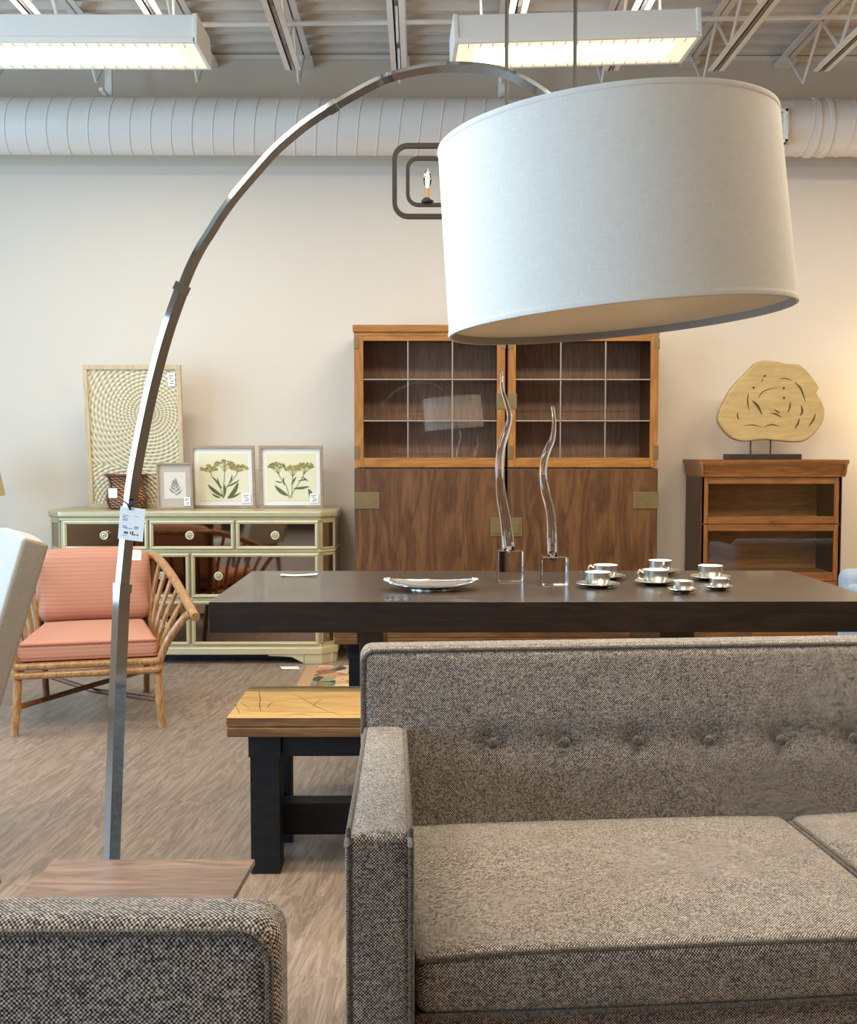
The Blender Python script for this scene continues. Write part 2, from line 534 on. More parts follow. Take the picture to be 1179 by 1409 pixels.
    def ball(s, c, r, mat=0, seg=12, scale=(1, 1, 1)):
        t = bmesh.new()
        bmesh.ops.create_uvsphere(t, u_segments=seg, v_segments=seg // 2 + 2, radius=r)
        for v in t.verts: v.co = Vector((c[0] + v.co.x * scale[0], c[1] + v.co.y * scale[1], c[2] + v.co.z * scale[2]))
        return s._merge(t, mat)

def part(name, b, mats, parent=None, angle=38, uvfix=None, mtx=None):
    bm = b.bm
    if mtx is not None: bm.transform(mtx)
    uvl = bm.loops.layers.uv.new('UVMap')
    for f in bm.faces:
        nx, ny, nz = abs(f.normal.x), abs(f.normal.y), abs(f.normal.z)
        for lp in f.loops:
            p = lp.vert.co
            if uvfix == 'xz' or (uvfix is None and ny >= nx and ny >= nz): lp[uvl].uv = (p.x, p.z)
            elif nx >= nz: lp[uvl].uv = (p.y, p.z)
            else: lp[uvl].uv = (p.x, p.y)
    me = bpy.data.meshes.new(name)
    bm.to_mesh(me); bm.free()
    if not isinstance(mats, (list, tuple)): mats = [mats]
    for k in mats: me.materials.append(M[k])
    me.polygons.foreach_set('use_smooth', [True] * len(me.polygons))
    me.set_sharp_from_angle(angle=math.radians(angle))
    o = bpy.data.objects.new(name, me)
    COL.objects.link(o)
    if angle < 60:
        wn_ = o.modifiers.new('weighted_normal', 'WEIGHTED_NORMAL')
        wn_.keep_sharp = True; wn_.weight = 90
    if parent is not None: o.parent = parent
    return o

def thing(name, label, cat, loc=(0, 0, 0), rz=0, group=None):
    o = bpy.data.objects.new(name, None)
    o.empty_display_size = .1
    COL.objects.link(o)
    o.location = loc
    o.rotation_euler = (0, 0, rz)
    return tag(o, label, cat, group)

def tag(o, label, cat, group=None):
    o['label'] = label
    o['category'] = cat
    if group: o['group'] = group
    return o

def struct(name, b, mats, parent=None, angle=38):
    o = part(name, b, mats, parent, angle)
    if parent is None: o['kind'] = 'structure'
    return o

def local(root, p):
    m = Matrix.Translation(root.location) @ root.rotation_euler.to_matrix().to_4x4()
    return m.inverted() @ Vector(p)

def copy_thing(root, loc, rz=None):
    r = root.copy(); COL.objects.link(r); r.location = loc
    if rz is not None: r.rotation_euler = (0, 0, rz)
    for ch in list(root.children):
        c = ch.copy(); COL.objects.link(c); c.parent = r
        for gch in list(ch.children):
            d = gch.copy(); COL.objects.link(d); d.parent = c
    return r

def smooth_path(pts, n=8):
    """Catmull-Rom through the points"""
    P = [Vector(p) for p in pts]
    P = [P[0] * 2 - P[1]] + P + [P[-1] * 2 - P[-2]]
    out = []
    for i in range(1, len(P) - 2):
        a, b, c, d = P[i - 1:i + 3]
        for j in range(n):
            t = j / n
            out.append(.5 * ((2 * b) + (c - a) * t + (2 * a - 5 * b + 4 * c - d) * t * t + (3 * b - a - 3 * c + d) * t ** 3))
    out.append(P[-2])
    return out

def rrect(x0, x1, z0, z1, r, n=6):
    out = []
    for cx, cz, a0 in ((x1 - r, z1 - r, 0), (x0 + r, z1 - r, PI / 2), (x0 + r, z0 + r, PI), (x1 - r, z0 + r, 1.5 * PI)):
        for i in range(n + 1):
            a = a0 + PI / 2 * i / n
            out.append((cx + r * math.cos(a), cz + r * math.sin(a)))
    return out

# ------------------------------------------------------------------ the room
WY = 6.72          # back wall
XL, XR, YF, ZC = -4.2, 4.6, -4.6, Z(77, WY)
struct('floor', B().box(XL, XR, YF, WY + .1, -.1, 0, 0), 'floor')
struct('wall_back', B().box(XL, XR, WY, WY + .12, 0, ZC + .1, 0), 'wall_back')
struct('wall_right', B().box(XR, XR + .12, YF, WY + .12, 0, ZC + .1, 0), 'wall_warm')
# left wall and front wall have shop windows
def wall_with_openings(name, along, fixed0, fixed1, a0, a1, openings, z0, z1, mat):
    b = B()
    def put(s0, s1, q0, q1):
        if along == 'y': b.box(fixed0, fixed1, s0, s1, q0, q1, 0)
        else: b.box(s0, s1, fixed0, fixed1, q0, q1, 0)
    cur = a0
    for (o0, o1, w0, w1) in openings:
        put(cur, o0, z0, z1)
        put(o0, o1, z0, w0); put(o0, o1, w1, z1)
        cur = o1
    put(cur, a1, z0, z1)
    return struct(name, b, mat)
WIN_L = [(-.9, 1.7, .5, 2.8), (2.6, 5.4, .6, 2.8)]
WIN_F = [(-3.2, -1.0, .4, 2.7)]
wall_with_openings('wall_left', 'y', XL - .12, XL, YF, WY + .12, WIN_L, 0, ZC + .1, 'wall')
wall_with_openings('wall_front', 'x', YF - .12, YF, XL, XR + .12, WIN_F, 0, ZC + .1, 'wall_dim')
wn = 0
for axis, wins in (('y', WIN_L), ('x', WIN_F)):
    for (o0, o1, w0, w1) in wins:
        wn += 1
        f = B(); p = B()
        t = .05
        def put(b, s0, s1, q0, q1, d):
            if axis == 'y': b.box(XL - .06 - d, XL - .06 + d, s0, s1, q0, q1, .002)
            else: b.box(s0, s1, YF - .06 - d, YF - .06 + d, q0, q1, .002)
        for (s0, s1, q0, q1) in ((o0, o0 + t, w0, w1), (o1 - t, o1, w0, w1), (o0, o1, w0, w0 + t), (o0, o1, w1 - t, w1), ((o0 + o1) / 2 - t / 2, (o0 + o1) / 2 + t / 2, w0, w1)):
            put(f, s0, s1, q0, q1, .03)
        wo = struct('window_%d' % wn, f, 'white_paint')
        put(p, o0, o1, w0, w1, .003)
        part('window_pane', p, 'window_glass', wo)
# baseboard
struct('baseboard_back', B().box(XL, XR, WY - .015, WY, 0, Z(884, WY) + .02, .004), 'oak_inner')
b = B().box(XL, XR, WY - .02, WY - .001, Z(878, WY), Z(874, WY), .002)
struct('trim_1', b, 'white_paint')
# corrugated roof deck: ribs parallel to the back wall
prof = []
y = YF
per = .152
while y < WY + .05:
    prof += [(y, ZC), (y + .045, ZC), (y + .06, ZC + .038), (y + .135, ZC + .038)]
    y += per
b = B()
t = bmesh.new()
lo = [(t.verts.new((XL, q, z)), t.verts.new((XR, q, z))) for q, z in prof]
for a, c in zip(lo, lo[1:]):
    t.faces.new((a[0], a[1], c[1], c[0]))
b._merge(t)
b.box(XL, XR, YF, WY + .1, ZC + .06, ZC + .1, 0)
struct('ceiling', b, 'deck_paint', angle=20)
# wall angle the deck sits on
struct('trim_2', B().box(XL, XR, WY - .03, WY - .001, ZC - .03, ZC - .003, .003), 'joist_paint')

# ------------------------------------------------------------------ roof joists
zb = Z(97, 6.05)
JX = [2.187 - .575 * k for k in range(9)]
order = ['far right', 'second from the right', 'third from the right', 'fourth from the right', 'middle', 'fourth from the left', 'third from the left', 'second from the left', 'far left']
jl = {0: 'white open-web steel roof joist at the right edge of the ceiling',
      1: 'white open-web steel roof joist passing just right of the right ceiling light',
      2: 'white open-web steel roof joist behind right end of the right ceiling light',
      3: 'white open-web steel roof joist behind left end of the right ceiling light',
      4: 'white open-web steel roof joist midway between the two ceiling lights',
      5: 'white open-web steel roof joist just right of the left ceiling light',
      6: 'white open-web steel roof joist at the right end of the left ceiling light',
      7: 'white open-web steel roof joist above middle of the left ceiling light',
      8: 'white open-web steel roof joist above left end of the left ceiling light'}
for k, x in enumerate(JX):
    r = thing('roof_joist', jl[k], 'joist', (x, 0, 0), 0, 'open-web roof joists')
    b = B()
    for s in (-1, 1):
        b.box(s * .006, s * .04, YF + .1, WY - .01, ZC - .045, ZC - .039, .001)
        b.box(s * .006, s * .012, YF + .1, WY - .01, ZC - .04, ZC - .002, .001)
    b.box(-.05, .05, WY - .13, WY - .01, ZC - .075, ZC - .045, .002)
    part('top_chord', b, 'joist_paint', r)
    b = B()
    for s in (-1, 1):
        b.box(s * .008, s * .042, YF + .1, 6.05, zb, zb + .006, .001)
        b.box(s * .008, s * .014, YF + .1, 6.05, zb, zb + .04, .001)
    part('bottom_chord', b, 'joist_paint', r)
    b = B()
    q = WY - .12; up = True
    while q > 1.0:
        q2 = q - .27
        za, zc = (ZC - .045, zb + .03) if up else (zb + .03, ZC - .045)
        b.tube([(0, q, za), (0, q2, zc)], .009, 6)
        q = q2; up = not up
    part('web_rod', b, 'joist_paint', r)
a_, c_ = W(-300, 41, 5.75), W(1500, 19, 5.75)
b = B().tube([a_, c_], .013, 8)
tag(part('bridging_pipe', b, 'joist_paint'), 'thin white pipe running across under the roof joists', 'pipe')

# ------------------------------------------------------------------ spiral duct
DY, DR = 6.36, .158
DZ = Z(174.5, DY)
duct = thing('air_duct', 'fat white spiral air duct along top of the back wall', 'duct', (0, DY, DZ))
b = B().tube([(XL + .02, 0, 0), (XR - .02, 0, 0)], DR, 40)
part('pipe', b, 'duct_paint', duct)
b = B()
pts = []
pitch = .116
x = XL + .03; i = 0
while x < XR - .03:
    a = i * 2 * PI / 24
    pts.append((x, -math.cos(a) * (DR + .001), math.sin(a) * (DR + .001)))
    x += pitch / 24; i += 1
b.tube(pts, .0035, 5)
part('spiral_seam', b, 'duct_paint', duct)
b = B()
for px in (1128, 1146):
    xx = X(px, 6.2, 170)
    b.tube([(xx - .012, 0, 0), (xx + .012, 0, 0)], DR + .008, 40)
part('joint_band', b, 'duct_paint', duct)
b = B()
x0, x1, z0, z1 = X(1062, 6.2, 170), X(1083, 6.2, 170), Z(196, 6.2) - DZ, Z(149, 6.2) - DZ
for r_ in ((x0 - .1, x1, z1 - .02, z1), (x0 - .1, x1, z0, z0 + .02), (x1 - .02, x1, z0, z1), (x0 - .1, x0 - .08, z0, z1)):
    b.box(r_[0], r_[1], -DR - .025, -DR + .06, r_[2], r_[3], .003)
for i in range(5):
    zz = z0 + .03 + i * (z1 - z0 - .06) / 4
    b.box(x0 - .09, x1 - .01, -DR - .012, -DR + .04, zz, zz + .006, .001)
part('vent_grille', b, ['white_paint'], duct)
for xx in (X(150, 6.36, 140), X(690, 6.36, 140)):
    b = B().box(xx - .02, xx + .02, -.012, .012, DR - .005, ZC - DZ - .002, .002)
    b.box(xx - .012, xx + .012, -DR - .004, DR, DR - .01, DR + .006, .002)
    part('hanger', b, 'joist_paint', duct)

# ------------------------------------------------------------------ fluorescent ceiling lights
def ceiling_light(label, loc, rz, L):
    r = thing('ceiling_light', label, 'light', loc, rz, 'fluorescent ceiling lights')
    D, H = .33, .115
    b = B()
    # tapered housing (end profile extruded)
    b.prism([(-D / 2, 0), (D / 2, 0), (D / 2, .02), (D / 2 - .03, H), (-D / 2 + .005, H), (-D / 2, .03)], -L / 2, L / 2, 'x', .004)
    part('housing', b, 'white_paint', r)
    b = B()
    for s in (-1, 1):
        b.prism([(-D / 2 - .008, -.012), (D / 2 + .008, -.012), (D / 2 + .006, .03), (D / 2 - .03, H + .004), (-D / 2, H + .004), (-D / 2 - .008, .03)], s * L / 2 - .01, s * L / 2 + .01, 'x', .003)
        b.box(-L / 2, L / 2, s * D / 2 - .008, s * D / 2 + .008, -.012, .012, .002)
    part('frame', b, 'white_paint', r)
    b = B().box(-L / 2 + .09, L / 2 - .09, -D / 2 + .055, D / 2 - .05, -.011, -.006, 0)
    part('lit_tube', b, 'lens', r)
    b = B().box(-L / 2 + .012, L / 2 - .012, -D / 2 + .01, D / 2 - .01, -.008, -.001, 0)
    n = 20
    for i in range(1, n):
        xx = -L / 2 + L * i / n
        for (q0, q1) in ((-D / 2 + .012, -D / 2 + .055), (D / 2 - .05, D / 2 - .012)):
            b.box(xx - .0025, xx + .0025, q0, q1, -.014, -.007, 0, mat=1)
    part('lens', b, ['lens_edge', 'white_paint'], r)
    for s in (-1, 1):
        part('hanger', B().tube([(s * L * .38, 0, H), (s * L * .38, 0, ZC - .05 - loc[2])], .006, 6), 'joist_paint', r)
    ld = bpy.data.lights.new('tube_light', 'AREA')
    ld.shape = 'RECTANGLE'; ld.size = L * .9; ld.size_y = D * .8
    ld.energy = 34; ld.color = (1, .92, .78)
    lo_ = bpy.data.objects.new('tube_light', ld); COL.objects.link(lo_)
    lo_.parent = r; lo_.location = (0, 0, -.03)
    lu = bpy.data.lights.new('deck_fill', 'AREA'); lu.shape = 'RECTANGLE'; lu.size = L * .9; lu.size_y = .2  # upward fill added to brighten the roof deck, not part of the fixture
    lu.energy = 5; lu.color = (1, .93, .84)
    lq = bpy.data.objects.new('deck_fill', lu); COL.objects.link(lq)
    lq.parent = r; lq.location = (0, 0, H + .02); lq.rotation_euler = (PI, 0, 0)
    return r
FY = 4.95
p0 = W(628, 58, FY); p1 = W(964, 44, FY)
rz = .03
mid = (p0 + p1) / 2
zf = Z(56, FY)
zm_ = Z(50.5, FY)
L1 = (p1 - p0).length
ceiling_light('long fluorescent ceiling light right of centre, above the drum lampshade', (mid.x - math.sin(rz) * .17, mid.y + math.cos(rz) * .17, zm_), rz, L1).rotation_euler = (0, -.042, rz)
p1 = W(268, 54, FY)
ceiling_light('long fluorescent ceiling light cut off by the left edge', (p1.x - L1 / 2, FY + .17, zf), 0, L1)

# ------------------------------------------------------------------ pendant over the table
PY = 3.8
x0, x1 = X(543, PY, 250), X(946, PY, 250)
z1, z0 = Z(202, PY), Z(299, PY)
pr = thing('pendant_light', 'dark bronze pendant of nested rounded rectangles with candle bulbs', 'pendant lamp', ((x0 + x1) / 2, PY, z0))
hx = (x1 - x0) / 2; hz = z1 - z0
b = B()
for dy in (-.012,):
    pts = [(u, dy, v) for u, v in rrect(-hx, hx, 0, hz, .045, 6)]
    b.tube(pts, .0115, 4, closed=True, square=PI / 4, ref=(0, 1, 0))
part('outer_frame', b, 'black_metal', pr)
b = B()
iz0, iz1 = Z(282, PY) - z0, Z(218, PY) - z0
pts = [(u, 0, v) for u, v in rrect(-hx + .045, hx - .045, iz0, iz1, .035, 6)]
b.tube(pts, .009, 4, closed=True, square=PI / 4, ref=(0, 1, 0))
part('inner_frame', b, 'black_metal', pr)
for i in range(4):
    xx = X(588, PY, 250) - (x0 + x1) / 2
    xx = xx * (1 - 2 * i / 3)
    b = B().lathe([(0, 0), (.02, .002), (.022, .008), (.012, .018), (0, .02)], 16, (xx, 0, iz0 + .006))
    o = part('socket', b, 'black_metal', pr)
    b = B().lathe([(0, 0), (.007, 0), (.007, .03), (0, .03)], 12, (xx, 0, iz0 + .024)); part('candle_sleeve', b, 'candle', o)
    b = B().lathe([(.006, 0), (.013, .018), (.0145, .032), (.011, .05), (.004, .066), (0, .07)], 14, (xx, 0, iz0 + .054)); part('bulb', b, 'bulb_glass', o)
    b = B().tube([(xx - .004, 0, iz0 + .06), (xx - .005, 0, iz0 + .1), (xx, 0, iz0 + .112), (xx + .005, 0, iz0 + .1), (xx + .004, 0, iz0 + .06)], .0022, 6)
    part('filament', b, 'bulb', o)
for px in (697, 791):
    xx = X(px, PY, 100) - (x0 + x1) / 2
    part('rod', B().tube([(xx, 0, hz), (xx, 0, ZC - z0 - .06)], .0065, 8), 'black_metal', pr)
part('canopy', B().box(-.25, .25, -.05, .05, ZC - z0 - .062, ZC - z0 - .035, .005), 'black_metal', pr)

# ------------------------------------------------------------------ dresser
DF = 6.22
q = DF / F
dx = lambda px: (px - 262) * q
dz = lambda py: Z(py, DF)
dr = thing('mirrored_dresser', 'champagne dresser with mirrored drawer fronts against the back wall', 'dresser', (X(262, DF), DF, 0))
CH = .075   # corner chamfer
DD = .46
xl, xr = dx(84), dx(440)
def oct_(g=0.0):
    return [(xl - CH - g, DD), (xl - CH - g, CH - g * .4), (xl - g * .4, -g), (xr + g * .4, -g), (xr + CH + g, CH - g * .4), (xr + CH + g, DD)]
part('body', B().prism(oct_(), dz(888), dz(713), 'z'), 'champagne', dr)
b = B().prism(oct_(.022), dz(712), dz(702.5), 'z', .012, 3)
b.prism(oct_(.008), dz(716), dz(712), 'z', .002)
part('top', b, 'champagne', dr)
b = B().prism(oct_(.02), dz(900), dz(890), 'z', .006)
b.prism(oct_(.008), dz(891), dz(886), 'z', .004)
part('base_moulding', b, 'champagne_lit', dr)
b = B().prism(oct_(.006), dz(759.5), dz(756), 'z', .003)
b.prism(oct_(.006), dz(825.5), dz(822.5), 'z', .002)
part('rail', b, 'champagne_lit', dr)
def foot(s):
    e = xr if s > 0 else xl
    zt = dz(899)
    poly = [(e + s * CH * .9, 0), (e + s * CH * .9, zt), (e - s * .30, zt), (e - s * .30, zt - .012), (e - s * .20, zt - .016), (e - s * .165, .03), (e - s * .12, .022), (e - s * .10, 0)]
    bb = B().prism(poly, CH * .5, CH * .5 + .03, 'y', .003)
    bb.prism([(e - s * .10, -.012), (e + s * .01, -.012), (e + s * (CH + .012), CH), (e + s * (CH + .012), CH + .1), (e + s * CH * .5, CH + .1), (e - s * .1, .03)], 0, zt, 'z', .004)
    bb.prism([(e - s * .09, 0), (e - s * .09, zt), (e - s * .30, zt), (e - s * .30, zt - .012), (e - s * .20, zt - .016), (e - s * .165, .04)], -.012, .02, 'y', .003)
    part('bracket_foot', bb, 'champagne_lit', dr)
foot(1); foot(-1)
part('base_shade_board', B().box(xl - .04, xr + .04, .14, .17, 0, dz(899), .003), 'blue_shadow', dr)  # dark board stands in for the deep shade under the dresser
def drawer(a0, a1, y0, y1, knobs):
    u0, u1, v0, v1 = dx(a0), dx(a1), dz(y1), dz(y0)
    t = .02
    bb = B()
    for (s0, s1, w0, w1) in ((u0, u1, v1 - t, v1), (u0, u1, v0, v0 + t), (u0, u0 + t, v0 + t, v1 - t), (u1 - t, u1, v0 + t, v1 - t)):
        bb.box(s0, s1, -.016, .0, w0, w1, .004)
    for (s0, s1, w0, w1) in ((u0 + .006, u1 - .006, v1 - .012, v1 - .006), (u0 + .006, u1 - .006, v0 + .006, v0 + .012), (u0 + .006, u0 + .012, v0 + .006, v1 - .006), (u1 - .012, u1 - .006, v0 + .006, v1 - .006)):
        bb.box(s0, s1, -.021, -.014, w0, w1, .002)
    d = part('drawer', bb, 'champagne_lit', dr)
    part('mirror', B().box(u0 + t, u1 - t, -.007, -.001, v0 + t, v1 - t, 0), 'mirror', d)
    for kx in knobs:
        kb = B()
        mt = Matrix.Translation((dx(kx), -.007, (v0 + v1) / 2)) @ Matrix.Rotation(PI / 2, 4, 'X')
        kb.lathe([(0, 0), (.008, 0), (.008, .012), (.022, .016), (.025, .022), (.02, .028), (.012, .027), (.01, .031), (0, .032)], 18, mat=0, mtx=mt)
        kb.lathe([(0, .031), (.005, .031), (.005, .0335), (0, .0335)], 12, mat=1, mtx=mt)
        kb.lathe([(.0125, .0275), (.0155, .0275), (.0155, .0292), (.0125, .0292)], 18, mat=1, mtx=mt, closed=True)
        part('knob', kb, ['knob_glass', 'brass'], d)
for a0, a1, kx in ((88, 204, (145,)), (206.5, 322.5, (262,)), (325, 438, (379,))):
    drawer(a0, a1, 716, 756, kx)
for y0, y1 in ((761, 822), (826, 887)):
    drawer(88, 260, y0, y1, (123, 224)); drawer(263, 438, y0, y1, (301, 400))
for s in (-1, 1):
    e = xr if s > 0 else xl
    for y0, y1 in ((716, 756), (761, 822), (826, 887)):
        v0, v1 = dz(y1), dz(y0)
        Lc = CH * math.sqrt(2)
        mt = Matrix.Translation((e + s * CH / 2, CH / 2, 0)) @ Matrix.Rotation(s * PI / 4, 4, 'Z')
        bb = B(); t = .014
        for (s0, s1, w0, w1) in ((-Lc / 2, Lc / 2, v1 - t, v1), (-Lc / 2, Lc / 2, v0, v0 + t), (-Lc / 2, -Lc / 2 + t, v0, v1), (Lc / 2 - t, Lc / 2, v0, v1)):
            bb.box(s0, s1, -.01, 0, w0, w1, .003, mtx=mt)
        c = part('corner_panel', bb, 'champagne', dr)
        part('mirror', B().box(-Lc / 2 + t, Lc / 2 - t, -.005, -.001, v0 + t, v1 - t, 0, mtx=mt), 'mirror_side', c)
DTOP = dz(702.5)

# ------------------------------------------------------------------ framed pictures on the dresser
def leaning(o, tilt):
    o.rotation_euler = (tilt, 0, 0)     # top leans back against the wall
def picture(label, a0, a1, ytop, ybot, Y, fw, frame_mat, depth, tilt, group=None, name='framed_print'):
    x0, x1 = X(a0, Y), X(a1, Y)
    h = (ybot - ytop) * (Y + .1) / F
    w = x1 - x0
    r = thing(name, label, 'picture', ((x0 + x1) / 2, Y, DTOP + .0005), 0, group)
    leaning(r, -tilt)
    bb = B()
    for (s0, s1, w0, w1) in ((-w / 2, w / 2, h - fw, h), (-w / 2, w / 2, 0, fw), (-w / 2, -w / 2 + fw, fw, h - fw), (w / 2 - fw, w / 2, fw, h - fw)):
        bb.box(s0, s1, 0, depth, w0, w1, .002)
    part('frame', bb, frame_mat, r)
    return r, w, h
def sticker(parent, x, z, w, h, y):
    bb = B().box(x - w / 2, x + w / 2, y - .0015, y, z - h / 2, z + h / 2, 0)
    k = w / 10
    for (u0, u1, v) in ((-.35, .3, .3), (-.3, .1, .12), (-.1, .32, -.1), (-.25, .28, -.28)):
        bb.box(x + u0 * w, x + u1 * w, y - .002, y - .0014, z + v * h - h * .035, z + v * h + h * .035, 0, mat=1)
    return part('price_sticker', bb, ['paper', 'ink'], parent)

r, w, h = picture('tall woven fibre panel in pale wood frame leaning on the dresser', 123, 255, 504, 696, 6.5, .026, 'frame_pale', .03, -.11, name='woven_wall_panel')
b = B().box(-w / 2 + .02, w / 2 - .02, .012, .022, .02, h - .02, 0)
part('woven_panel', b, 'woven', r, uvfix='xz')
sticker(r, X(242, 6.5) - X(189, 6.5), h - .085, .042, .075, .008)

def leaf(bb, x, z, ang, L, wd, y, mat, bend=.3):
    n = 8; L1 = []; L2 = []
    for i in range(n + 1):
        t = i / n
        a = ang + bend * (t - .5)
        cx = x + L * t * math.cos(a); cz = z + L * t * math.sin(a)
        ww = wd * math.sin(PI * min(1, t * .97 + .03)) ** .8
        L1.append((cx - ww * math.sin(a), cz + ww * math.cos(a)))
        L2.append((cx + ww * math.sin(a), cz - ww * math.cos(a)))
    bb.flat(L1 + L2[::-1], y, mat)
def stroke(bb, pts, wd, y, mat):
    P = [Vector((p[0], 0, p[1])) for p in pts]
    P = smooth_path(P, 6)
    L1 = []; L2 = []
    for i, p in enumerate(P):
        d = (P[min(i + 1, len(P) - 1)] - P[max(i - 1, 0)]).normalized()
        L1.append((p.x - d.z * wd, p.z + d.x * wd)); L2.append((p.x + d.z * wd, p.z - d.x * wd))
    for i in range(len(L1) - 1):
        bb.flat([L1[i], L1[i + 1], L2[i + 1], L2[i]], y, mat)
def umbel(bb, x, z, w, h, y, mats, n=46):
    for i in range(n):
        u = random.uniform(-1, 1)
        v = random.uniform(-.3, 1) * math.sqrt(max(0, 1 - u * u))
        r_ = random.uniform(.005, .0095)
        cx, cz = x + u * w / 2, z + v * h
        bb.flat([(cx + r_ * math.cos(a * PI / 3), cz + r_ * .8 * math.sin(a * PI / 3)) for a in range(6)], y - .0001 * (i % 7), random.choice(mats))

def botanical(label, a0, a1, Y, variant, tilt=-.13):
    r, w, h = picture(label, a0, a1, 611, 696, Y, .017, 'frame_wood', .022, tilt, 'botanical prints')
    part('mat_board', B().box(-w / 2 + .015, w / 2 - .015, .012, .018, .015, h - .015, 0), 'print_white', r)
    bb = B(); m = .043
    bb.box(-w / 2 + m, w / 2 - m, .0105, .0118, m, h - m, 0)
    yy = .0098
    S = w / .38
    mats = ['print_cream', 'stem_green', 'leaf_green' if variant == 0 else 'leaf_teal', 'flower_gold', 'flower_olive']
    def T(x, z): return (x * S, z * S)
    if variant == 0:
        bx, bz = -.005, .06
        heads = [(-.085, .235, .10, .028), (0.01, .262, .12, .03), (.095, .24, .10, .026)]
        for (hx_, hz_, w_, h_) in heads:
            stroke(bb, [T(bx, bz), T(bx + (hx_ - bx) * .25, .13), T(bx + (hx_ - bx) * .75, .19), T(hx_, hz_)], .0026 * S, yy, 1)
            for k in range(6):
                e = (k - 2.5) / 2.5
                stroke(bb, [T(bx + (hx_ - bx) * .85, .2 + .02), T(hx_ + e * w_ * .22, hz_ - .012), T(hx_ + e * w_ * .45, hz_ + .004)], .0012 * S, yy, 1)
            umbel(bb, hx_ * S, hz_ * S, w_ * S, h_ * S, yy - .0006, [3, 3, 3, 4])
        for (x, z, a, L, wd) in ((-.005, .07, 2.55, .12, .011), (.02, .06, .8, .12, .013), (-.01, .12, 2.2, .07, .007), (.01, .13, .35, .1, .005), (0, .07, 1.4, .08, .007), (-.02, .065, 2.9, .06, .006), (.03, .15, 1.0, .06, .005), (.02, .06, .3, .09, .006), (-.04, .15, 2.0, .05, .005)):
            leaf(bb, x * S, z * S, a, L * S, wd * S, yy - .0004, 2, random.uniform(-.5, .5))
    else:
        for (bx, top, hd) in ((-.02, -.085, [(-.085, .25)]), (.0, .01, [(.01, .235)]), (-.02, .085, [(.085, .25)])):
            stroke(bb, [T(.0 if bx > -.01 else -.015, .06), T(top * .35, .13), T(top * .8, .19), T(top, .24)], .0026 * S, yy, 1)
            for (hx_, hz_) in hd:
                for k in range(6):
                    e = (k - 2.5) / 2.5
                    stroke(bb, [T(hx_ * .88, hz_ - .045), T(hx_ + e * .022, hz_ - .015), T(hx_ + e * .042, hz_ + .006)], .0012 * S, yy, 1)
                umbel(bb, hx_ * S, hz_ * S, .095 * S, .028 * S, yy - .0006, [3, 4, 4] if abs(hx_) > .05 else [3])
        for (x, z, a, L, wd) in ((-.02, .075, 2.6, .105, .012), (.01, .12, .05, .1, .008), (.1, .115, -1.15, .06, .012), (-.04, .14, 1.9, .05, .005), (.04, .165, .2, .06, .004), (-.05, .16, 3.2, .05, .004), (.0, .14, 1.1, .06, .006), (.06, .19, -.5, .05, .004)):
            leaf(bb, x * S, z * S, a, L * S, wd * S, yy - .0004, 2, random.uniform(-.5, .5))
    part('botanical_print', bb, mats, r)
    sticker(r, w / 2 - .055, .06, .05, .055, .007)
    return r, w, h
botanical('square framed print of wide yellow yarrow heads with a broad leaf, middle of the dresser', 265, 352, 6.46, 0)
botanical('square framed print of yarrow with dark green heads at right end of the dresser', 358, 445, 6.46, 1)
r, w, h = picture('small framed sketch with taupe mat, front of the woven panel corner', 217, 266, 634, 697, 6.36, .011, 'frame_wood', .02, -.1)
part('mat_board', B().box(-w / 2 + .009, w / 2 - .009, .011, .017, .009, h - .009, 0), 'mat_board', r)
bb = B().box(-.063, .063, .009, .0105, .06, h - .055, 0)
for i in range(9):
    sd_ = 1 if i % 2 else -1
    leaf(bb, 0, .085 + i * .009, PI / 2 + sd_ * (1.15 - .09 * i), .05 - .003 * i, .0055, .0085 - .0001 * i, 1, -sd_ * .5)
stroke(bb, [(0.005, .075), (-.002, .12), (.004, .18)], .0012, .0084, 1)
part('botanical_sketch', bb, ['print_pale', 'sketch_grey'], r)
sticker(r, w / 2 - .035, .045, .036, .05, .006)

# ------------------------------------------------------------------ basket
BY = 6.42
bk = thing('basket', 'dark brown woven basket with pinched neck on the dresser', 'basket', (X(174.5, BY), BY, DTOP))
S_ = BY / F
prof = [(0, 0), (20 * S_, 0), (24 * S_, 2 * S_), (27.5 * S_, 11 * S_), (28 * S_, 17 * S_), (25 * S_, 26 * S_), (22 * S_, 33 * S_), (24 * S_, 41 * S_), (28 * S_, 46 * S_), (25.5 * S_, 46 * S_), (20 * S_, 33 * S_), (25 * S_, 17 * S_), (20 * S_, 3 * S_), (0, 3 * S_)]
part('body', B().lathe(prof, 48), 'basket', bk)
b = B().tube([(27.5 * S_ * math.cos(2 * PI * i / 40), 27.5 * S_ * math.sin(2 * PI * i / 40), 46.5 * S_) for i in range(40)], .008, 8, closed=True)
part('rim', b, 'basket_rim', bk)
b = B()
for k in range(4):
    a = PI / 4 + k * PI / 2
    b.tube([(r_ * S_ * math.cos(a), r_ * S_ * math.sin(a), z_ * S_) for r_, z_ in ((25, 2), (28.5, 12), (28.5, 18), (25.5, 26), (22.8, 33), (25, 41), (28, 46))], .006, 6)
part('corner_rib', b, 'basket_rim', bk)
b = B().box(-.07, -.02, -.127, -.125, .07, .125, 0)
tag(part('price_tag', b, 'paper', None, mtx=Matrix.Translation((X(174.5, BY), BY, DTOP))), 'small blank white price tag hanging on the brown basket', 'tag')

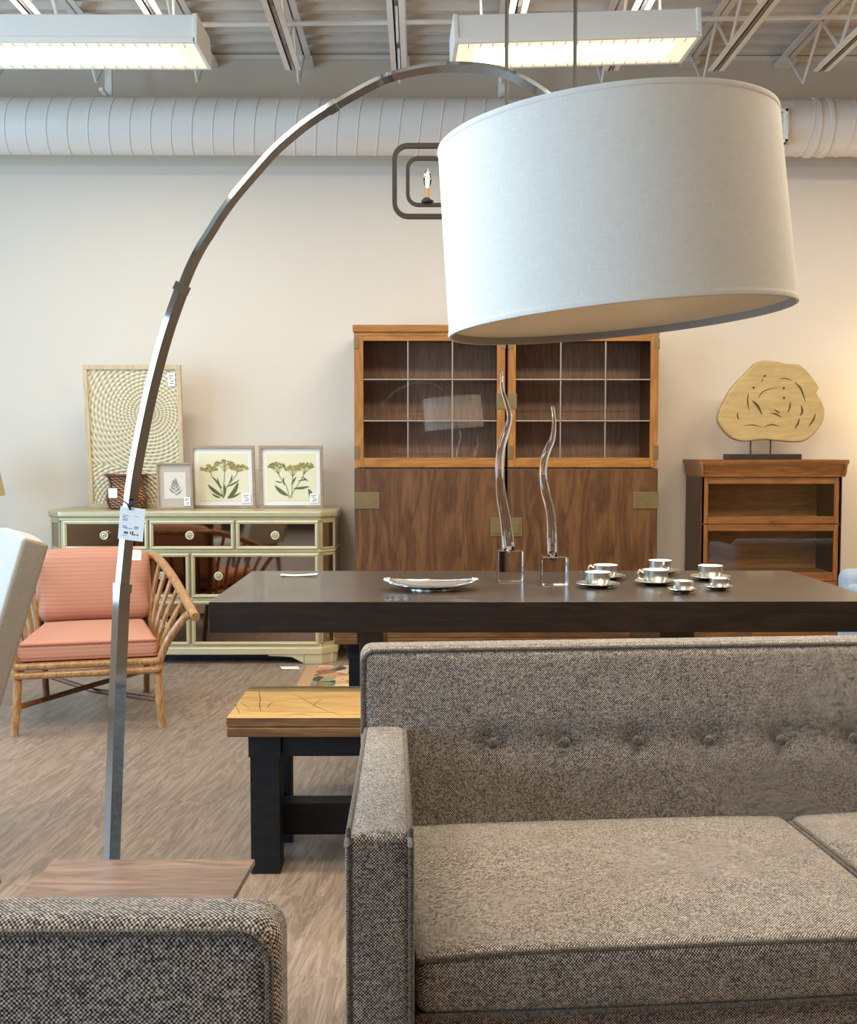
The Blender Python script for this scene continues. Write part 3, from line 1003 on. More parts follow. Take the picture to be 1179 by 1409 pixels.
# ------------------------------------------------------------------ display cabinets
CF = 6.25
cq = CF / F
def cabinet(label, a0, a1, lefthand):
    x0, x1 = X(a0, CF), X(a1, CF)
    r = thing('display_cabinet', label, 'cabinet', ((x0 + x1) / 2, CF, 0), 0, 'glazed display cabinets')
    w = x1 - x0; D = .42
    zt = Z(447, CF); zm = Z(643, CF)
    cz = lambda py: Z(py, CF)
    t = .03
    b = B()
    b.box(-w / 2, -w / 2 + t, .025, D, zm, zt - .04, .002)
    b.box(w / 2 - t, w / 2, .025, D, zm, zt - .04, .002)
    b.box(-w / 2 + t, w / 2 - t, .025, D, zm - .005, zm + .03, .002)
    part('upper_case', b, 'cherry_v', r)
    part('back_panel', B().box(-w / 2 + t, w / 2 - t, D - .02, D, zm + .03, zt - .04, .001), 'cab_inner', r)
    b = B().box(-w / 2 - .006, w / 2 + .006, -.012, D, cz(457), zt, .005)
    b.box(-w / 2, w / 2, .0, D, cz(462), cz(457), .003)
    part('crown', b, 'cherry', r)
    for py in (522, 579):
        part('glass_shelf', B().box(-w / 2 + t, w / 2 - t, .08, D - .03, cz(py) - .004, cz(py) + .004, .001), 'pane', r)
    # glazed door
    gx0 = (500 - 487) * cq; gx1 = (692 - 680) * cq
    if not lefthand: gx0, gx1 = (709 - 698) * cq, (905 - 893) * cq
    u0, u1, v0, v1 = -w / 2 + .004, w / 2 - .004, cz(643), cz(462)
    i0, i1, j0, j1 = -w / 2 + gx0, w / 2 - gx1, cz(630), cz(469)
    b = B()
    b.box(u0, i0, 0, .022, v0, v1, .003); b.box(i1, u1, 0, .022, v0, v1, .003)
    b.box(i0, i1, 0, .022, v0, j0, .003, mat=1); b.box(i0, i1, 0, .022, j1, v1, .003, mat=1)
    d = part('door', b, ['cherry_v', 'cherry'], r)
    part('pane', B().box(i0, i1, .010, .013, j0, j1, 0), 'pane', d)
    b = B()
    for k in (1, 2):
        xx = i0 + (i1 - i0) * k / 3
        b.box(xx - .0035, xx + .0035, .006, .016, j0, j1, .001)
    for py in (522, 579):
        b.box(i0, i1, .006, .016, cz(py) - .0035, cz(py) + .0035, .001)
    part('lead_grid', b, 'lead', d)
    # brass corners and lock plate
    for sx in (-1, 1):
        for py0, py1 in ((465, 480), (613, 632)):
            e = sx * w / 2
            part('brass_corner', B().box(min(e, e - sx * .028), max(e, e - sx * .028), -.004, .03, cz(py1), cz(py0), .002), 'brass', r)
    e = w / 2 if lefthand else -w / 2; s = -1 if lefthand else 1
    part('lock_plate', B().box(min(e, e + s * .052), max(e, e + s * .052), -.004, .005, cz(563), cz(541), .002), 'brass', d)
    # lower cupboard
    b = B().box(-w / 2, w / 2, .012, D, .06, zm - .006, .003)
    b.box(-w / 2 + .01, w / 2 - .01, .03, D, 0, .06, .003)
    part('lower_case', b, 'walnut', r)
    ld_ = part('lower_door', B().box(-w / 2 + .003, w / 2 - .003, -.006, .012, .12, zm - .012, .003), 'walnut', r)
    o_e = -e; o_s = -s
    part('brass_plate', B().box(min(o_e, o_e + o_s * .145), max(o_e, o_e + o_s * .145), -.012, -.004, cz(700), cz(677), .002), 'brass', ld_)
    hb = B().box(min(e, e + s * .085), max(e, e + s * .085), -.012, -.004, cz(738), cz(712), .002)
    hb.box(min(e + s * .02, e + s * .068), max(e + s * .02, e + s * .068), -.017, -.01, cz(734), cz(718), .002)
    part('brass_plate', hb, 'brass', ld_)
    part('plinth', B().box(-w / 2, w / 2, -.004, .012, .06, .118, .003), 'cherry', r)
    part('plinth_highlight', B().box(-w / 2, w / 2, -.014, .0, .118, .128, .003), 'lamp_tan', r)  # pale strip paints in a highlight along the moulding
    return r
cabinet('left unit of the two walnut cabinets with leaded glass doors', 487.5, 695, True)
cabinet('right unit of the two walnut cabinets, partly behind the lampshade', 698, 905, False)

# ------------------------------------------------------------------ barrister bookcase
KF = 6.317
kz = lambda py: Z(py, KF)
x0, x1 = X(964, KF), X(1158, KF)
bkc = thing('barrister_bookcase', 'low oak bookcase with lift-up glass doors beside the cabinets', 'bookcase', ((x0 + x1) / 2, KF, 0))
w = x1 - x0; D = .36
for s in (-1, 1):
    e = s * w / 2
    part('side_panel', B().box(min(e, e - s * .02), max(e, e - s * .02), .0, D, .1, kz(652), .002), 'oak_dark', bkc)
part('back_panel', B().box(-w / 2 + .02, w / 2 - .02, D - .015, D, .1, kz(655), .001), 'oak_inner', bkc)
zs = [kz(655), kz(717), kz(797), .5, .12]
for i, z in enumerate(zs):
    part('shelf', B().box(-w / 2 + .02, w / 2 - .02, .022, D - .015, z - .012, z + .006, .001), 'oak_inner', bkc)
b = B()
prof = [(-.012, kz(656)), (-.012, kz(651)), (-.024, kz(647)), (-.03, kz(641)), (-.042, kz(637)), (-.042, kz(632.6)), (D, kz(632.6)), (D, kz(656))]
b.prism(prof, -w / 2 - .0, w / 2 + .0, 'x', .0)
for s in (-1, 1):
    b.prism([(s * w / 2, kz(656)), (s * (w / 2 + .008), kz(651)), (s * (w / 2 + .012), kz(641)), (s * (w / 2 + .022), kz(637)), (s * (w / 2 + .022), kz(632.6)), (s * w / 2, kz(632.6))], -.042, D, 'y', 0)
part('cornice', b, 'oak', bkc)
def kdoor(y0, y1, g0, g1):
    z0, z1 = y1, y0
    bb = B()
    e = .043
    bb.box(-w / 2 + .004, -w / 2 + e, 0, .022, z0, z1, .003, mat=1); bb.box(w / 2 - e, w / 2 - .004, 0, .022, z0, z1, .003, mat=1)
    bb.box(-w / 2 + e, w / 2 - e, 0, .022, z0, g1, .003); bb.box(-w / 2 + e, w / 2 - e, 0, .022, g0, z1, .003)
    d = part('door', bb, ['oak', 'oak_v'], bkc)
    part('pane', B().box(-w / 2 + e, w / 2 - e, .01, .013, g1, g0, 0), 'book_pane', d)
    part('knob', B().lathe([(0, 0), (.005, 0), (.005, .008), (.01, .014), (.008, .02), (0, .022)], 14, mtx=Matrix.Translation((0, 0, z0 + .022)) @ Matrix.Rotation(PI / 2, 4, 'X')), 'brass', d)
kdoor(kz(656.5), kz(721), kz(666), kz(711))
kdoor(kz(722), kz(800), kz(731), kz(788))
kdoor(kz(801), kz(801) - .33, kz(801) - .04, kz(801) - .29)
part('base', B().box(-w / 2 - .01, w / 2 + .01, -.012, D, 0, .13, .006), 'oak', bkc)
BTOP = kz(632.6)

# ------------------------------------------------------------------ carved wood sculpture
SY = 6.42
o_pts = [(500, 55), (560, 60), (600, 70), (660, 75), (700, 105), (735, 150), (752, 180), (744, 205), (765, 240), (780, 290), (770, 340), (735, 390), (690, 425), (640, 432), (590, 428), (550, 425), (510, 420), (450, 425), (400, 428), (350, 410), (310, 370), (290, 330), (295, 290), (320, 240), (350, 185), (390, 140), (430, 100), (465, 65)]
def sp_(u, v):
    p = W(900 + u / 3.355, 480 + v / 3.355, SY)
    return p
c0 = W(1048, 628, SY)
scu = thing('wood_sculpture', 'pale carved wood slab sculpture on black stand atop the bookcase', 'sculpture', (c0.x, SY, BTOP))
loc2 = lambda u, v: (sp_(u, v).x - c0.x, sp_(u, v).z - BTOP)
ring = smooth_path([Vector((*loc2(*p), 0)) for p in o_pts + [o_pts[0]]], 4)[:-1]
b = B().prism([(p.x, p.y) for p in ring], -.03, .03, 'y', .012, 3)
slits = [[(445, 240), (470, 265), (490, 305)], [(428, 205), (424, 240), (430, 285)], [(670, 262), (675, 290), (665, 310)], [(662, 320), (655, 345), (640, 368)], [(735, 300), (725, 330), (702, 362)], [(620, 245), (618, 270), (608, 295)], [(378, 295), (378, 312), (384, 330)], [(545, 280), (560, 290), (575, 298)], [(530, 298), (555, 302), (580, 318)],
         [(640, 155), (668, 185), (690, 245)], [(470, 230), (500, 195), (560, 180)], [(405, 355), (450, 352), (490, 362)], [(500, 360), (535, 350), (570, 358)], [(487, 155), (492, 145), (496, 138)], [(570, 140), (600, 138), (630, 150)]]
wid = [6, 3, 5, 4, 4, 3.5, 3, 3, 3.5, 4, 2, 2, 2.5, 2, 2]
for sl, wd in zip(slits, wid):
    P = smooth_path([Vector((*loc2(*p), 0)) for p in sl], 5)
    n = len(P); A = []; Q = []
    for i, p in enumerate(P):
        d = (P[min(i + 1, n - 1)] - P[max(i - 1, 0)]).normalized()
        ww = wd * SY / F / 3.355 * math.sin(PI * (i + .6) / (n + .2))
        A.append((p.x - d.y * ww, p.y + d.x * ww)); Q.append((p.x + d.y * ww, p.y - d.x * ww))
    b.prism(A + Q[::-1], -.0315, -.0295, 'y', 0, mat=1)
for (u, v) in ((503, 127), (452, 180), (590, 183), (591, 228)):
    cx, cz_ = loc2(u, v)
    b.lathe([(0, 0), (.007, 0), (.007, .002), (0, .002)], 12, mat=1, mtx=Matrix.Translation((cx, -.0295, cz_)) @ Matrix.Rotation(PI / 2, 4, 'X'))
part('slab', b, ['sculpt', 'dark_cut'], scu)
b = B().box(X(998, SY) - c0.x, X(1096, SY) - c0.x, -.07, .07, 0, .033, .003)
part('stand', b, 'black_metal', scu)
for u in (445, 537):
    cx, cz_ = loc2(u, 440)
    part('rod', B().tube([(cx, 0, .03), (cx, 0, cz_ + .05)], .005, 8), 'black_metal', scu)

# ------------------------------------------------------------------ dining table
TY0, TY1 = 3.33, 4.2
TX0, TX1 = X(287, TY0, 840), X(1217, TY0, 840)
TZ = Z(828, TY0)
dt = thing('dining_table', 'long espresso dining table with thick slab top', 'table', ((TX0 + TX1) / 2, (TY0 + TY1) / 2, 0))
hx, hy = (TX1 - TX0) / 2, (TY1 - TY0) / 2
b = B().box(-hx, hx, -hy, hy, TZ - .096, TZ, .003)
for f in b.bm.faces:
    if f.normal.z > .5: f.material_index = 1
part('tabletop', b, ['espresso', 'espresso_sheen'], dt)
for xa, xb in ((X(490, 3.45), X(527, 3.45)), (X(910, 3.45), X(958, 3.45))):
    u0, u1 = xa - (TX0 + TX1) / 2, xb - (TX0 + TX1) / 2
    b = B().box(u0, u1, -hy + .12, hy - .12, TZ - .155, TZ - .0965, .003)
    b.box(u0 + .002, u1 - .002, -.2, .2, .07, TZ - .155, .003)
    b.box(u0 - .004, u1 + .004, -hy + .16, hy - .16, 0, .07, .004)
    part('trestle_leg', b, 'espresso_v', dt)
part('stretcher', B().box(X(527, 3.45) - (TX0 + TX1) / 2, X(910, 3.45) - (TX0 + TX1) / 2, -.03, .03, .2, .3, .003), 'espresso', dt)

def on_table(px, py):
    """where the ray through (px, py) meets the table top"""
    d = CAMR @ Vector(((px - 589.5) / F, -(py - 704.5) / F, -1.0))
    t = (TZ - CAMH) / d.z
    return Vector((0, 0, CAMH)) + d * t

# silver dish
p = on_table(593, 811)
sd = thing('silver_dish', 'oval silver dish with scrolled ends lying left on the table', 'dish', (p.x, p.y, TZ))
t = bmesh.new()
sc_ = p.y / F
a_, b_ = 62 * sc_, 62 * sc_ * .62
NU, NV = 48, 10
rows = []
def dish(r_, th, off):
    e = abs(math.cos(th)) ** 3
    rip = 1 + (.02 * math.cos(12 * th) if r_ > .8 else 0)
    z = .003 + .016 * r_ ** 2.2 + .013 * e * r_ ** 4 + off
    return Vector((a_ * r_ * rip * math.cos(th), b_ * r_ * rip * math.sin(th), z))
for off in (.0025, -.0025):
    prev = None
    c = t.verts.new((0, 0, .003 + off))
    outer = None
    for i in range(1, NV + 1):
        cur = [t.verts.new(dish(i / NV, 2 * PI * j / NU, off)) for j in range(NU)]
        for j in range(NU):
            if prev is None: t.faces.new((c, cur[j], cur[(j + 1) % NU]))
            else: t.faces.new((prev[j], cur[j], cur[(j + 1) % NU], prev[(j + 1) % NU]))
        prev = cur
    rows.append(prev)
for j in range(NU):
    t.faces.new((rows[0][j], rows[1][j], rows[1][(j + 1) % NU], rows[0][(j + 1) % NU]))
bmesh.ops.recalc_face_normals(t, faces=t.faces)
b = B(); b._merge(t)
part('bowl', b, 'silver', sd)
b = B().tube([dish(1, 2 * PI * j / 64, 0) for j in range(64)], .004, 6, closed=True)
for s in (0, PI):
    for k in (-.25, -.12, 0, .12, .25):
        pp = dish(1.0, s + k, 0)
        b.ball(pp, .0075, seg=8)
part('rim', b, 'silver', sd)
part('foot', B().lathe([(0, 0), (.5 * b_, 0), (.5 * b_, .003), (0, .003)], 24, sx=1.5), 'silver', sd)

# curled paper tag on the table
p0 = on_table(386, 793)
b = B()
for i in range(10):
    u0, u1 = i / 10, (i + 1) / 10
    f = lambda u: .004 + .012 * (abs(u - .4) ** 1.5)
    t = bmesh.new()
    L = .135
    vs = [t.verts.new((u0 * L, -.012, f(u0))), t.verts.new((u1 * L, -.012, f(u1))), t.verts.new((u1 * L, .03, f(u1))), t.verts.new((u0 * L, .03, f(u0)))]
    t.faces.new(vs)
    b._merge(t)
bmesh.ops.remove_doubles(b.bm, verts=b.bm.verts, dist=1e-5)
bmesh.ops.solidify(b.bm, geom=list(b.bm.faces), thickness=.0012)
tag(part('paper_tag', b, 'paper', None, mtx=Matrix.Translation((p0.x, p0.y, TZ - .001))), 'curled white paper tag lying at left end of the table', 'tag')

# glass flame sculptures
def glass_piece(label, base_px, cube_w, cube_h, path, widths):
    p = on_table(*base_px)
    s = p.y / F
    r = thing('glass_sculpture', label, 'sculpture', (p.x, p.y, TZ), 0, 'twisted glass sculptures')
    hw = cube_w * s / 2
    part('block', B().box(-hw, hw, -hw, hw, .0005, cube_h * s, .004, 2), 'glass', r)
    pts = []
    for i, (px, py) in enumerate(path):
        q_ = W(px, py, p.y)
        pts.append(Vector((q_.x - p.x, .014 * math.sin(i * 1.1), q_.z - TZ)))
    P = smooth_path(pts, 6)
    R = smooth_path([Vector((w_ * s / 2, 0, 0)) for w_ in widths], 6)
    P[0].z = cube_h * s + .0005
    b = B().tube(P, [max(.0015, v.x) for v in R], 14)
    part('flame', b, 'glass', r, angle=80)
    return r
def zz(u, v): return (640 + u / 4.144, 480 + v / 4.144)
glass_piece('taller twisted clear glass flame on a cube block, left of the pair', (701.5, 800), 35, 44,
            [zz(248, 1155), zz(240, 1060), zz(226, 950), zz(205, 840), zz(195, 730), zz(196, 630), zz(212, 540), zz(240, 460), zz(254, 385), zz(235, 310), zz(212, 240), zz(208, 180), zz(207, 130)],
            [17, 17, 16, 15, 12, 12, 11, 9, 7.5, 7, 5.5, 4.5, 3.5])
glass_piece('shorter twisted clear glass flame on a cube block, right of the pair', (761.5, 804.5), 36, 40,
            [zz(497, 1195), zz(495, 1100), zz(493, 1000), zz(480, 910), zz(455, 820), zz(442, 730), zz(450, 640), zz(475, 570), zz(500, 510), zz(506, 440), zz(502, 380), zz(497, 330)],
            [13, 13, 14, 13, 13, 10.5, 11, 10, 8, 6, 5, 4.5])
# small chip of glass on the first block
p = on_table(701.5, 800)

# cups and saucers
def make_cup(label, scale, loc, rz):
    r = thing('teacup', label, 'cup', loc, rz, 'silver cups on the table')
    R, H = .044 * scale, .046 * scale * (1.12 if scale < .8 else 1)
    prof = [(0, .002), (R * .78, .002), (R * .86, .006), (R * .93, H * .35), (R * .97, H * .85), (R, H), (R * .96, H + .0008)]
    b = B().lathe(prof, 32)
    part('body', b, 'silver', r, angle=60)
    part('lining', B().lathe([(R * 1.0, H), (R * .97, H + .001), (R * .93, H), (R * .9, H * .6), (R * .8, .008), (0, .006)], 32), 'porcelain', r, angle=60)
    b = B().tube(smooth_path([(R * .96, 0, H * .82), (R * 1.25, 0, H * .95), (R * 1.42, 0, H * .7), (R * 1.25, 0, H * .38), (R * .92, 0, H * .3)], 5), .003 * scale + .0006, 8)
    part('handle', b, 'silver', r)
    return r
def make_saucer(label, scale, loc):
    r = thing('saucer', label, 'saucer', loc, 0, 'silver saucers on the table')
    R = .074 * scale
    b = B().lathe([(0, .0), (R * .5, 0), (R * .54, .004), (R * .75, .006), (R, .014), (R * .99, .016), (R * .75, .0095), (R * .5, .0075), (0, .0075)], 40)
    part('plate', b, 'silver', r, angle=60)
    return r
SP = [((833, 797), 1.0, PI, 'back left, its loop handle pointing left'),
      ((822, 808), 1.0, PI * .5, 'front left, nearest the glass blocks'),
      ((908, 790), 1.0, PI * 1.5, 'farthest back, at the centre of the group'),
      ((902, 804.5), 1.0, PI, 'in the middle, before the farthest-back one'),
      ((977, 798), 1.0, PI * .6, 'far right at the back'),
      ((938, 816), .66, .2, 'small one nearest the table front'),
      ((988, 812), .66, .25, 'small one far right, its handle to the right')]
for (px, py), s, rz, words in SP:
    p = on_table(px, py)
    make_saucer('silver saucer under the cup ' + words, s * .98, (p.x, p.y, TZ + .0004))
    make_cup('silver cup ' + words, s, (p.x, p.y, TZ + .0062), rz)

# ------------------------------------------------------------------ bench
BY0, BY1 = 3.05, 3.466
BX0 = X(311, BY0, 987)
BZ = Z(987, BY0)
BL = 1.76
bn = thing('bench', 'rustic bench with cracked wood top and black legs, between the table and sofa', 'bench', (BX0 + BL / 2, (BY0 + BY1) / 2, 0), 0, 'benches at the dining table')
hx, hy = BL / 2, (BY1 - BY0) / 2
b = B().box(-hx, hx, -hy, hy, BZ - .028, BZ, .004, mat=1)
for f in b.bm.faces:
    if f.normal.z > .5: f.material_index = 0
def crack(px_pts, wd):
    P = []
    for px, py in px_pts:
        d = CAMR @ Vector(((px - 589.5) / F, -(py - 704.5) / F, -1.0))
        w_ = Vector((0, 0, CAMH)) + d * ((BZ - CAMH) / d.z)
        P.append(Vector((w_.x - bn.location.x, w_.y - bn.location.y, 0)))
    P = smooth_path(P, 5)
    n = len(P); A = []; Q = []
    for i, p in enumerate(P):
        d = (P[min(i + 1, n - 1)] - P[max(i - 1, 0)]).normalized()
        ww = wd * math.sin(PI * (i + .5) / n) ** .6 * random.uniform(.6, 1.2)
        A.append((p.x - d.y * ww, p.y + d.x * ww)); Q.append((p.x + d.y * ww, p.y - d.x * ww))
    b.prism(A + Q[::-1], BZ - .0005, BZ + .0002, 'z', 0, mat=2)
crack([(402, 955), (416, 961), (433, 971), (452, 979), (475, 986)], .0016)
crack([(356, 951), (358, 962), (357, 970), (359, 980)], .0016)
crack([(323, 969), (327, 976), (330, 982)], .0012)
crack([(331, 966), (338, 971), (343, 975)], .0012)
crack([(368, 974), (371, 969), (378, 965)], .0014)
crack([(392, 986), (410, 982), (432, 986)], .0012)
crack([(430, 972), (436, 966), (444, 962)], .0012)
crack([(445, 948), (465, 950), (488, 949)], .0012)
part('bench_top', b, ['pine', 'pine_edge', 'dark_cut'], bn)
part('lower_board', B().box(-hx + .002, hx - .002, -hy - .003, hy, BZ - .056, BZ - .029, .004), 'pine_edge', bn)
for sx in (-1, 1):
    for sy in (-1, 1):
        ex, ey = sx * (hx - .06), sy * (hy - .04)
        b = B().box(min(ex, ex - sx * .085), max(ex, ex - sx * .085), min(ey, ey - sy * .085), max(ey, ey - sy * .085), 0, BZ - .057, .003)
        b.box(min(ex + sx * .004, ex - sx * .089), max(ex + sx * .004, ex - sx * .089), min(ey + sy * .004, ey - sy * .089), max(ey + sy * .004, ey - sy * .089), BZ - .125, BZ - .058, .002)
        part('leg', b, 'black_paint', bn)
for sy in (-1, 1):
    ey = sy * (hy - .06)
    part('apron', B().box(-hx + .15, hx - .15, ey - .012, ey + .012, BZ - .125, BZ - .057, .002), 'black_paint', bn)
for sx in (-1, 1):
    ex = sx * (hx - .1)
    part('side_stretcher', B().box(ex - .025, ex + .025, -hy + .125, hy - .125, .08, .16, .002), 'black_paint', bn)
part('long_stretcher', B().box(-hx + .126, hx - .126, -.04, .04, .07, .165, .002), 'black_paint', bn)

far = copy_thing(bn, (X(459, 4.53, 880) + BL / 2, 4.53 + hy, 0))
tag(far, 'second rustic wood bench, mostly hidden behind the far side of the dining table', 'bench', 'benches at the dining table')
# ------------------------------------------------------------------ rug, scrap of paper
b = B().box(-1.0, 1.0, -.5, .5, 0, .006, .002)
tag(part('rug', b, 'rug', None), 'multicoloured patterned rug on the floor behind the bench', 'rug').location = (X(420, 6.1) + 1.0, 5.64, .0003)
p = Vector((X(398, 6.1), 6.08, 0))
b = B().box(-.05, .05, -.035, .035, .004, .006, 0, mtx=Matrix.Rotation(.3, 4, 'Z') @ Matrix.Rotation(.05, 4, 'Y'))
tag(part('paper_scrap', b, 'paper', None, mtx=Matrix.Translation((p.x, p.y, -.001))), 'white scrap of paper on the floor by the dresser foot', 'paper')

# ------------------------------------------------------------------ rattan armchair
ra = thing('rattan_armchair', 'rattan armchair with coral patterned cushions before the dresser', 'armchair', (-1.53, 5.06, 0), math.radians(14))
R_ = .017
for s in (-1, 1):
    fl = smooth_path([(s * .31, -.365, 0), (s * .297, -.36, .14), (s * .295, -.355, .27), (s * .335, -.365, .38), (s * .40, -.375, .475), (s * .43, -.38, .50)], 6)
    o = part('front_leg', B().tube(fl, .018, 10), 'rattan', ra)
    for z_ in (.12, .27):
        part('binding', B().tube([(s * .298, -.36, z_ - .012), (s * .298, -.36, z_ + .012)], .0205, 10), 'rattan', o)
    part('rear_leg', B().tube(smooth_path([(s * .24, .37, 0), (s * .245, .33, .2), (s * .255, .30, .4), (s * .28, .335, .70)], 5), .016, 10), 'rattan_dark', ra)
    arm = smooth_path([(s * .455, -.42, .492), (s * .42, -.24, .548), (s * .365, .02, .63), (s * .30, .27, .695), (s * .26, .33, .70)], 6)
    part('arm', B().tube(arm, .0205, 12), 'rattan', ra)
    for k in range(5):
        t_ = k / 4
        top = Vector((s * (.415 - .1 * t_), -.22 + .42 * t_, .553 + .135 * t_))
        bot = Vector((s * .292 - s * .03 * t_, -.27 + .5 * t_, .29))
        mid_ = (top + bot) / 2 + Vector((s * -.018, 0, -.01))
        part('arm_slat', B().tube(smooth_path([bot, mid_, top], 6), .0115, 8), 'rattan', ra)
    b = B()
    for z_ in (.262, .295):
        b.tube([(s * .295, -.355, z_), (s * .25, .32, z_)], .014, 10)
    part('side_rail', b, 'rattan', ra)
for z_ in (.259, .298):
    part('front_rail', B().tube([(-.3, -.37, z_), (.3, -.37, z_)], .0165, 10), 'rattan', ra)
part('rear_rail', B().tube([(-.25, .31, .27), (.25, .31, .27)], .015, 10), 'rattan', ra)
part('stretcher', B().tube([(-.297, -.355, .12), (0, 0, .128), (.24, .34, .12)], .0125, 8), 'rattan_dark', ra)
part('stretcher', B().tube([(.297, -.355, .12), (0, 0, .102), (-.24, .34, .12)], .0125, 8), 'rattan_dark', ra)
part('top_rail', B().tube(smooth_path([(-.27, .325, .70), (-.2, .35, .70), (0, .365, .70), (.2, .35, .70), (.27, .325, .70)], 5), .017, 10), 'rattan', ra)
for k in range(5):
    xx = -.18 + .09 * k
    part('back_slat', B().tube([(xx, .315, .27), (xx * 1.08, .355, .70)], .009, 8), 'rattan_dark', ra)
part('seat_deck', B().prism([(-.285, -.35), (.285, -.35), (.24, .3), (-.24, .3)], .302, .312, 'z'), 'rattan_dark', ra)
def seatfn(u, v, w_, p):
    k = 1 - .10 * (v + 1)
    z = p.z + (.022 * (1 - u * u) * (1 - v * v) if w_ > 0 else 0)
    return (p.x * k, p.y, z)
o = part('seat_cushion', B().rbox(-.295, .295, -.37, .24, .313, .40, .03, 4, 10, seatfn), 'coral', ra, angle=60)
b = B()
for z_ in (.39, .325):
    b.tube([(-.292, .2, z_), (-.292 , -.355, z_), (-.275, -.371, z_), (.275, -.371, z_), (.292, -.355, z_), (.245, .2, z_)][1:5], .005, 6)
part('piping', b, 'coral_piping', o)
def backfn(u, v, w_, p):
    wdt = 1 - .02 * (w_ + 1) if w_ < .5 else 1 - .03 - .0 * w_
    y_ = p.y + (-.03 * (1 - u * u) * (1 - w_ * w_) if v < 0 else 0)
    wdt *= 1 - .10 * max(0, w_) ** 5
    return (p.x * wdt, y_, p.z + .012 * max(0, w_) * (1 - u * u))
mt = Matrix.Translation((0, .245, .395)) @ Matrix.Rotation(-.2, 4, 'X')
b = B().rbox(-.275, .275, -.066, .066, 0, .350, .062, 6, 10, backfn, mtx=mt)
o = part('back_cushion', b, 'coral', ra, angle=60)
p = W(187, 764, 5.17)
b = B().box(-.025, .025, -.002, 0, -.024, .024, 0)
b.box(-.012, .012, -.003, -.0019, -.012, .008, 0, mat=1)
tag(part('price_tag', b, ['paper', 'print_pale'], None, mtx=Matrix.Translation(p) @ Matrix.Rotation(-.2, 4, 'X')), 'white price tag pinned on the coral chair back cushion', 'tag')

# ------------------------------------------------------------------ pale upholstered chair at the left edge
ang = math.radians(28)
pc = thing('upholstered_chair', 'pale grey upholstered chair cut off by the left edge', 'chair', (-1.43, 3.16, 0), ang)
# local: faces -x ; near side is -y
DXB = .24
def lc(px, py, Y): return local(pc, W(px, py, Y))
tilt = math.radians(17)
mt = Matrix.Translation((.10, 0, .44)) @ Matrix.Rotation(tilt, 4, 'Y')
def fnp(u, v, w_, p):
    return (p.x - .012 * (1 - v * v) * (1 - w_ * w_) * (1 if u < 0 else 0), p.y * (1 - .04 * max(0, w_)), p.z + .008 * max(0, w_) * (1 - v * v))
b = B().rbox(-.035, .035, -.26, .26, 0, .553, .012, 4, 8, fnp, mtx=mt)
b2 = None
o = part('backrest', b, 'pale_fabric', pc, angle=60)
part('edge_band', B().rbox(-.033, .037, -.268, -.235, .003, .554, .010, 4, 6, mtx=mt), 'pale_edge', o, angle=60)
part('seat', B().rbox(-.40, .10, -.26, .26, .36, .47, .035, 4, 8), 'pale_fabric', pc, angle=60)
for sx, sy in ((-.36, -.22), (-.36, .22), (.1, -.22), (.1, .22)):
    tx = .03 if sx > 0 else -.02
    part('leg', B().tube([(sx + tx * 1.5, sy, 0), (sx, sy, .37)], [.013, .02], 4, square=PI / 4), 'espresso_v', pc)

# ------------------------------------------------------------------ blue chair at the right edge
bc = thing('blue_armchair', 'pale blue upholstered armchair barely in view at the right edge', 'armchair', (2.455, 5.1, 0), 0)
part('seat', B().rbox(-.27, .27, -.32, .3, .22, .44, .04), 'blue_fabric', bc, angle=60)
part('backrest', B().rbox(-.36, .36, .22, .36, .18, .635, .05), 'blue_fabric', bc, angle=60)
for s in (-1, 1):
    part('arm', B().rbox(s * .31 - .05, s * .31 + .05, -.34, .24, .15, .57, .03), 'blue_fabric', bc, angle=60)
    for y_ in (-.28, .28):
        part('leg', B().tube([(s * .29, y_, 0), (s * .28, y_, .17)], [.014, .022], 8), 'espresso_v', bc)

# ------------------------------------------------------------------ table lamp and console at the left edge
LY = 6.2
lx_ = X(4, LY, 680) - .2
co = thing('console_table', 'small wooden table holding the lamp outside the left edge', 'table', (lx_ - .1, LY + .1, 0))
part('tabletop', B().box(-.3, .3, -.22, .22, .52, .55, .004), 'walnut', co)
for sx in (-1, 1):
    for sy in (-1, 1):
        part('leg', B().box(sx * .27 - .018, sx * .27 + .018, sy * .19 - .018, sy * .19 + .018, 0, .52, .002), 'walnut', co)
tl = thing('table_lamp', 'table lamp whose tan shade touches the left edge', 'lamp', (lx_, LY, .5502))
zs_ = Z(682, LY) - .5502
part('base', B().lathe([(0, 0), (.08, 0), (.08, .015), (.03, .03), (.06, .1), (.07, .18), (.04, .27), (.012, .3), (.012, zs_ + .1), (0, zs_ + .1)], 24), 'porcelain', tl)
part('lamp_shade', B().lathe([(.2, zs_), (.15, zs_ + .27), (.148, zs_ + .27), (.198, zs_)], 40, closed=True), 'lamp_tan', tl)

# ------------------------------------------------------------------ grey tweed sofa
SR = math.radians(4.6)
so = thing('sofa', 'grey tweed sofa with button-tufted back in the foreground', 'sofa', (-.008, 1.66, 0), SR)
SZ = .426
CW = .860
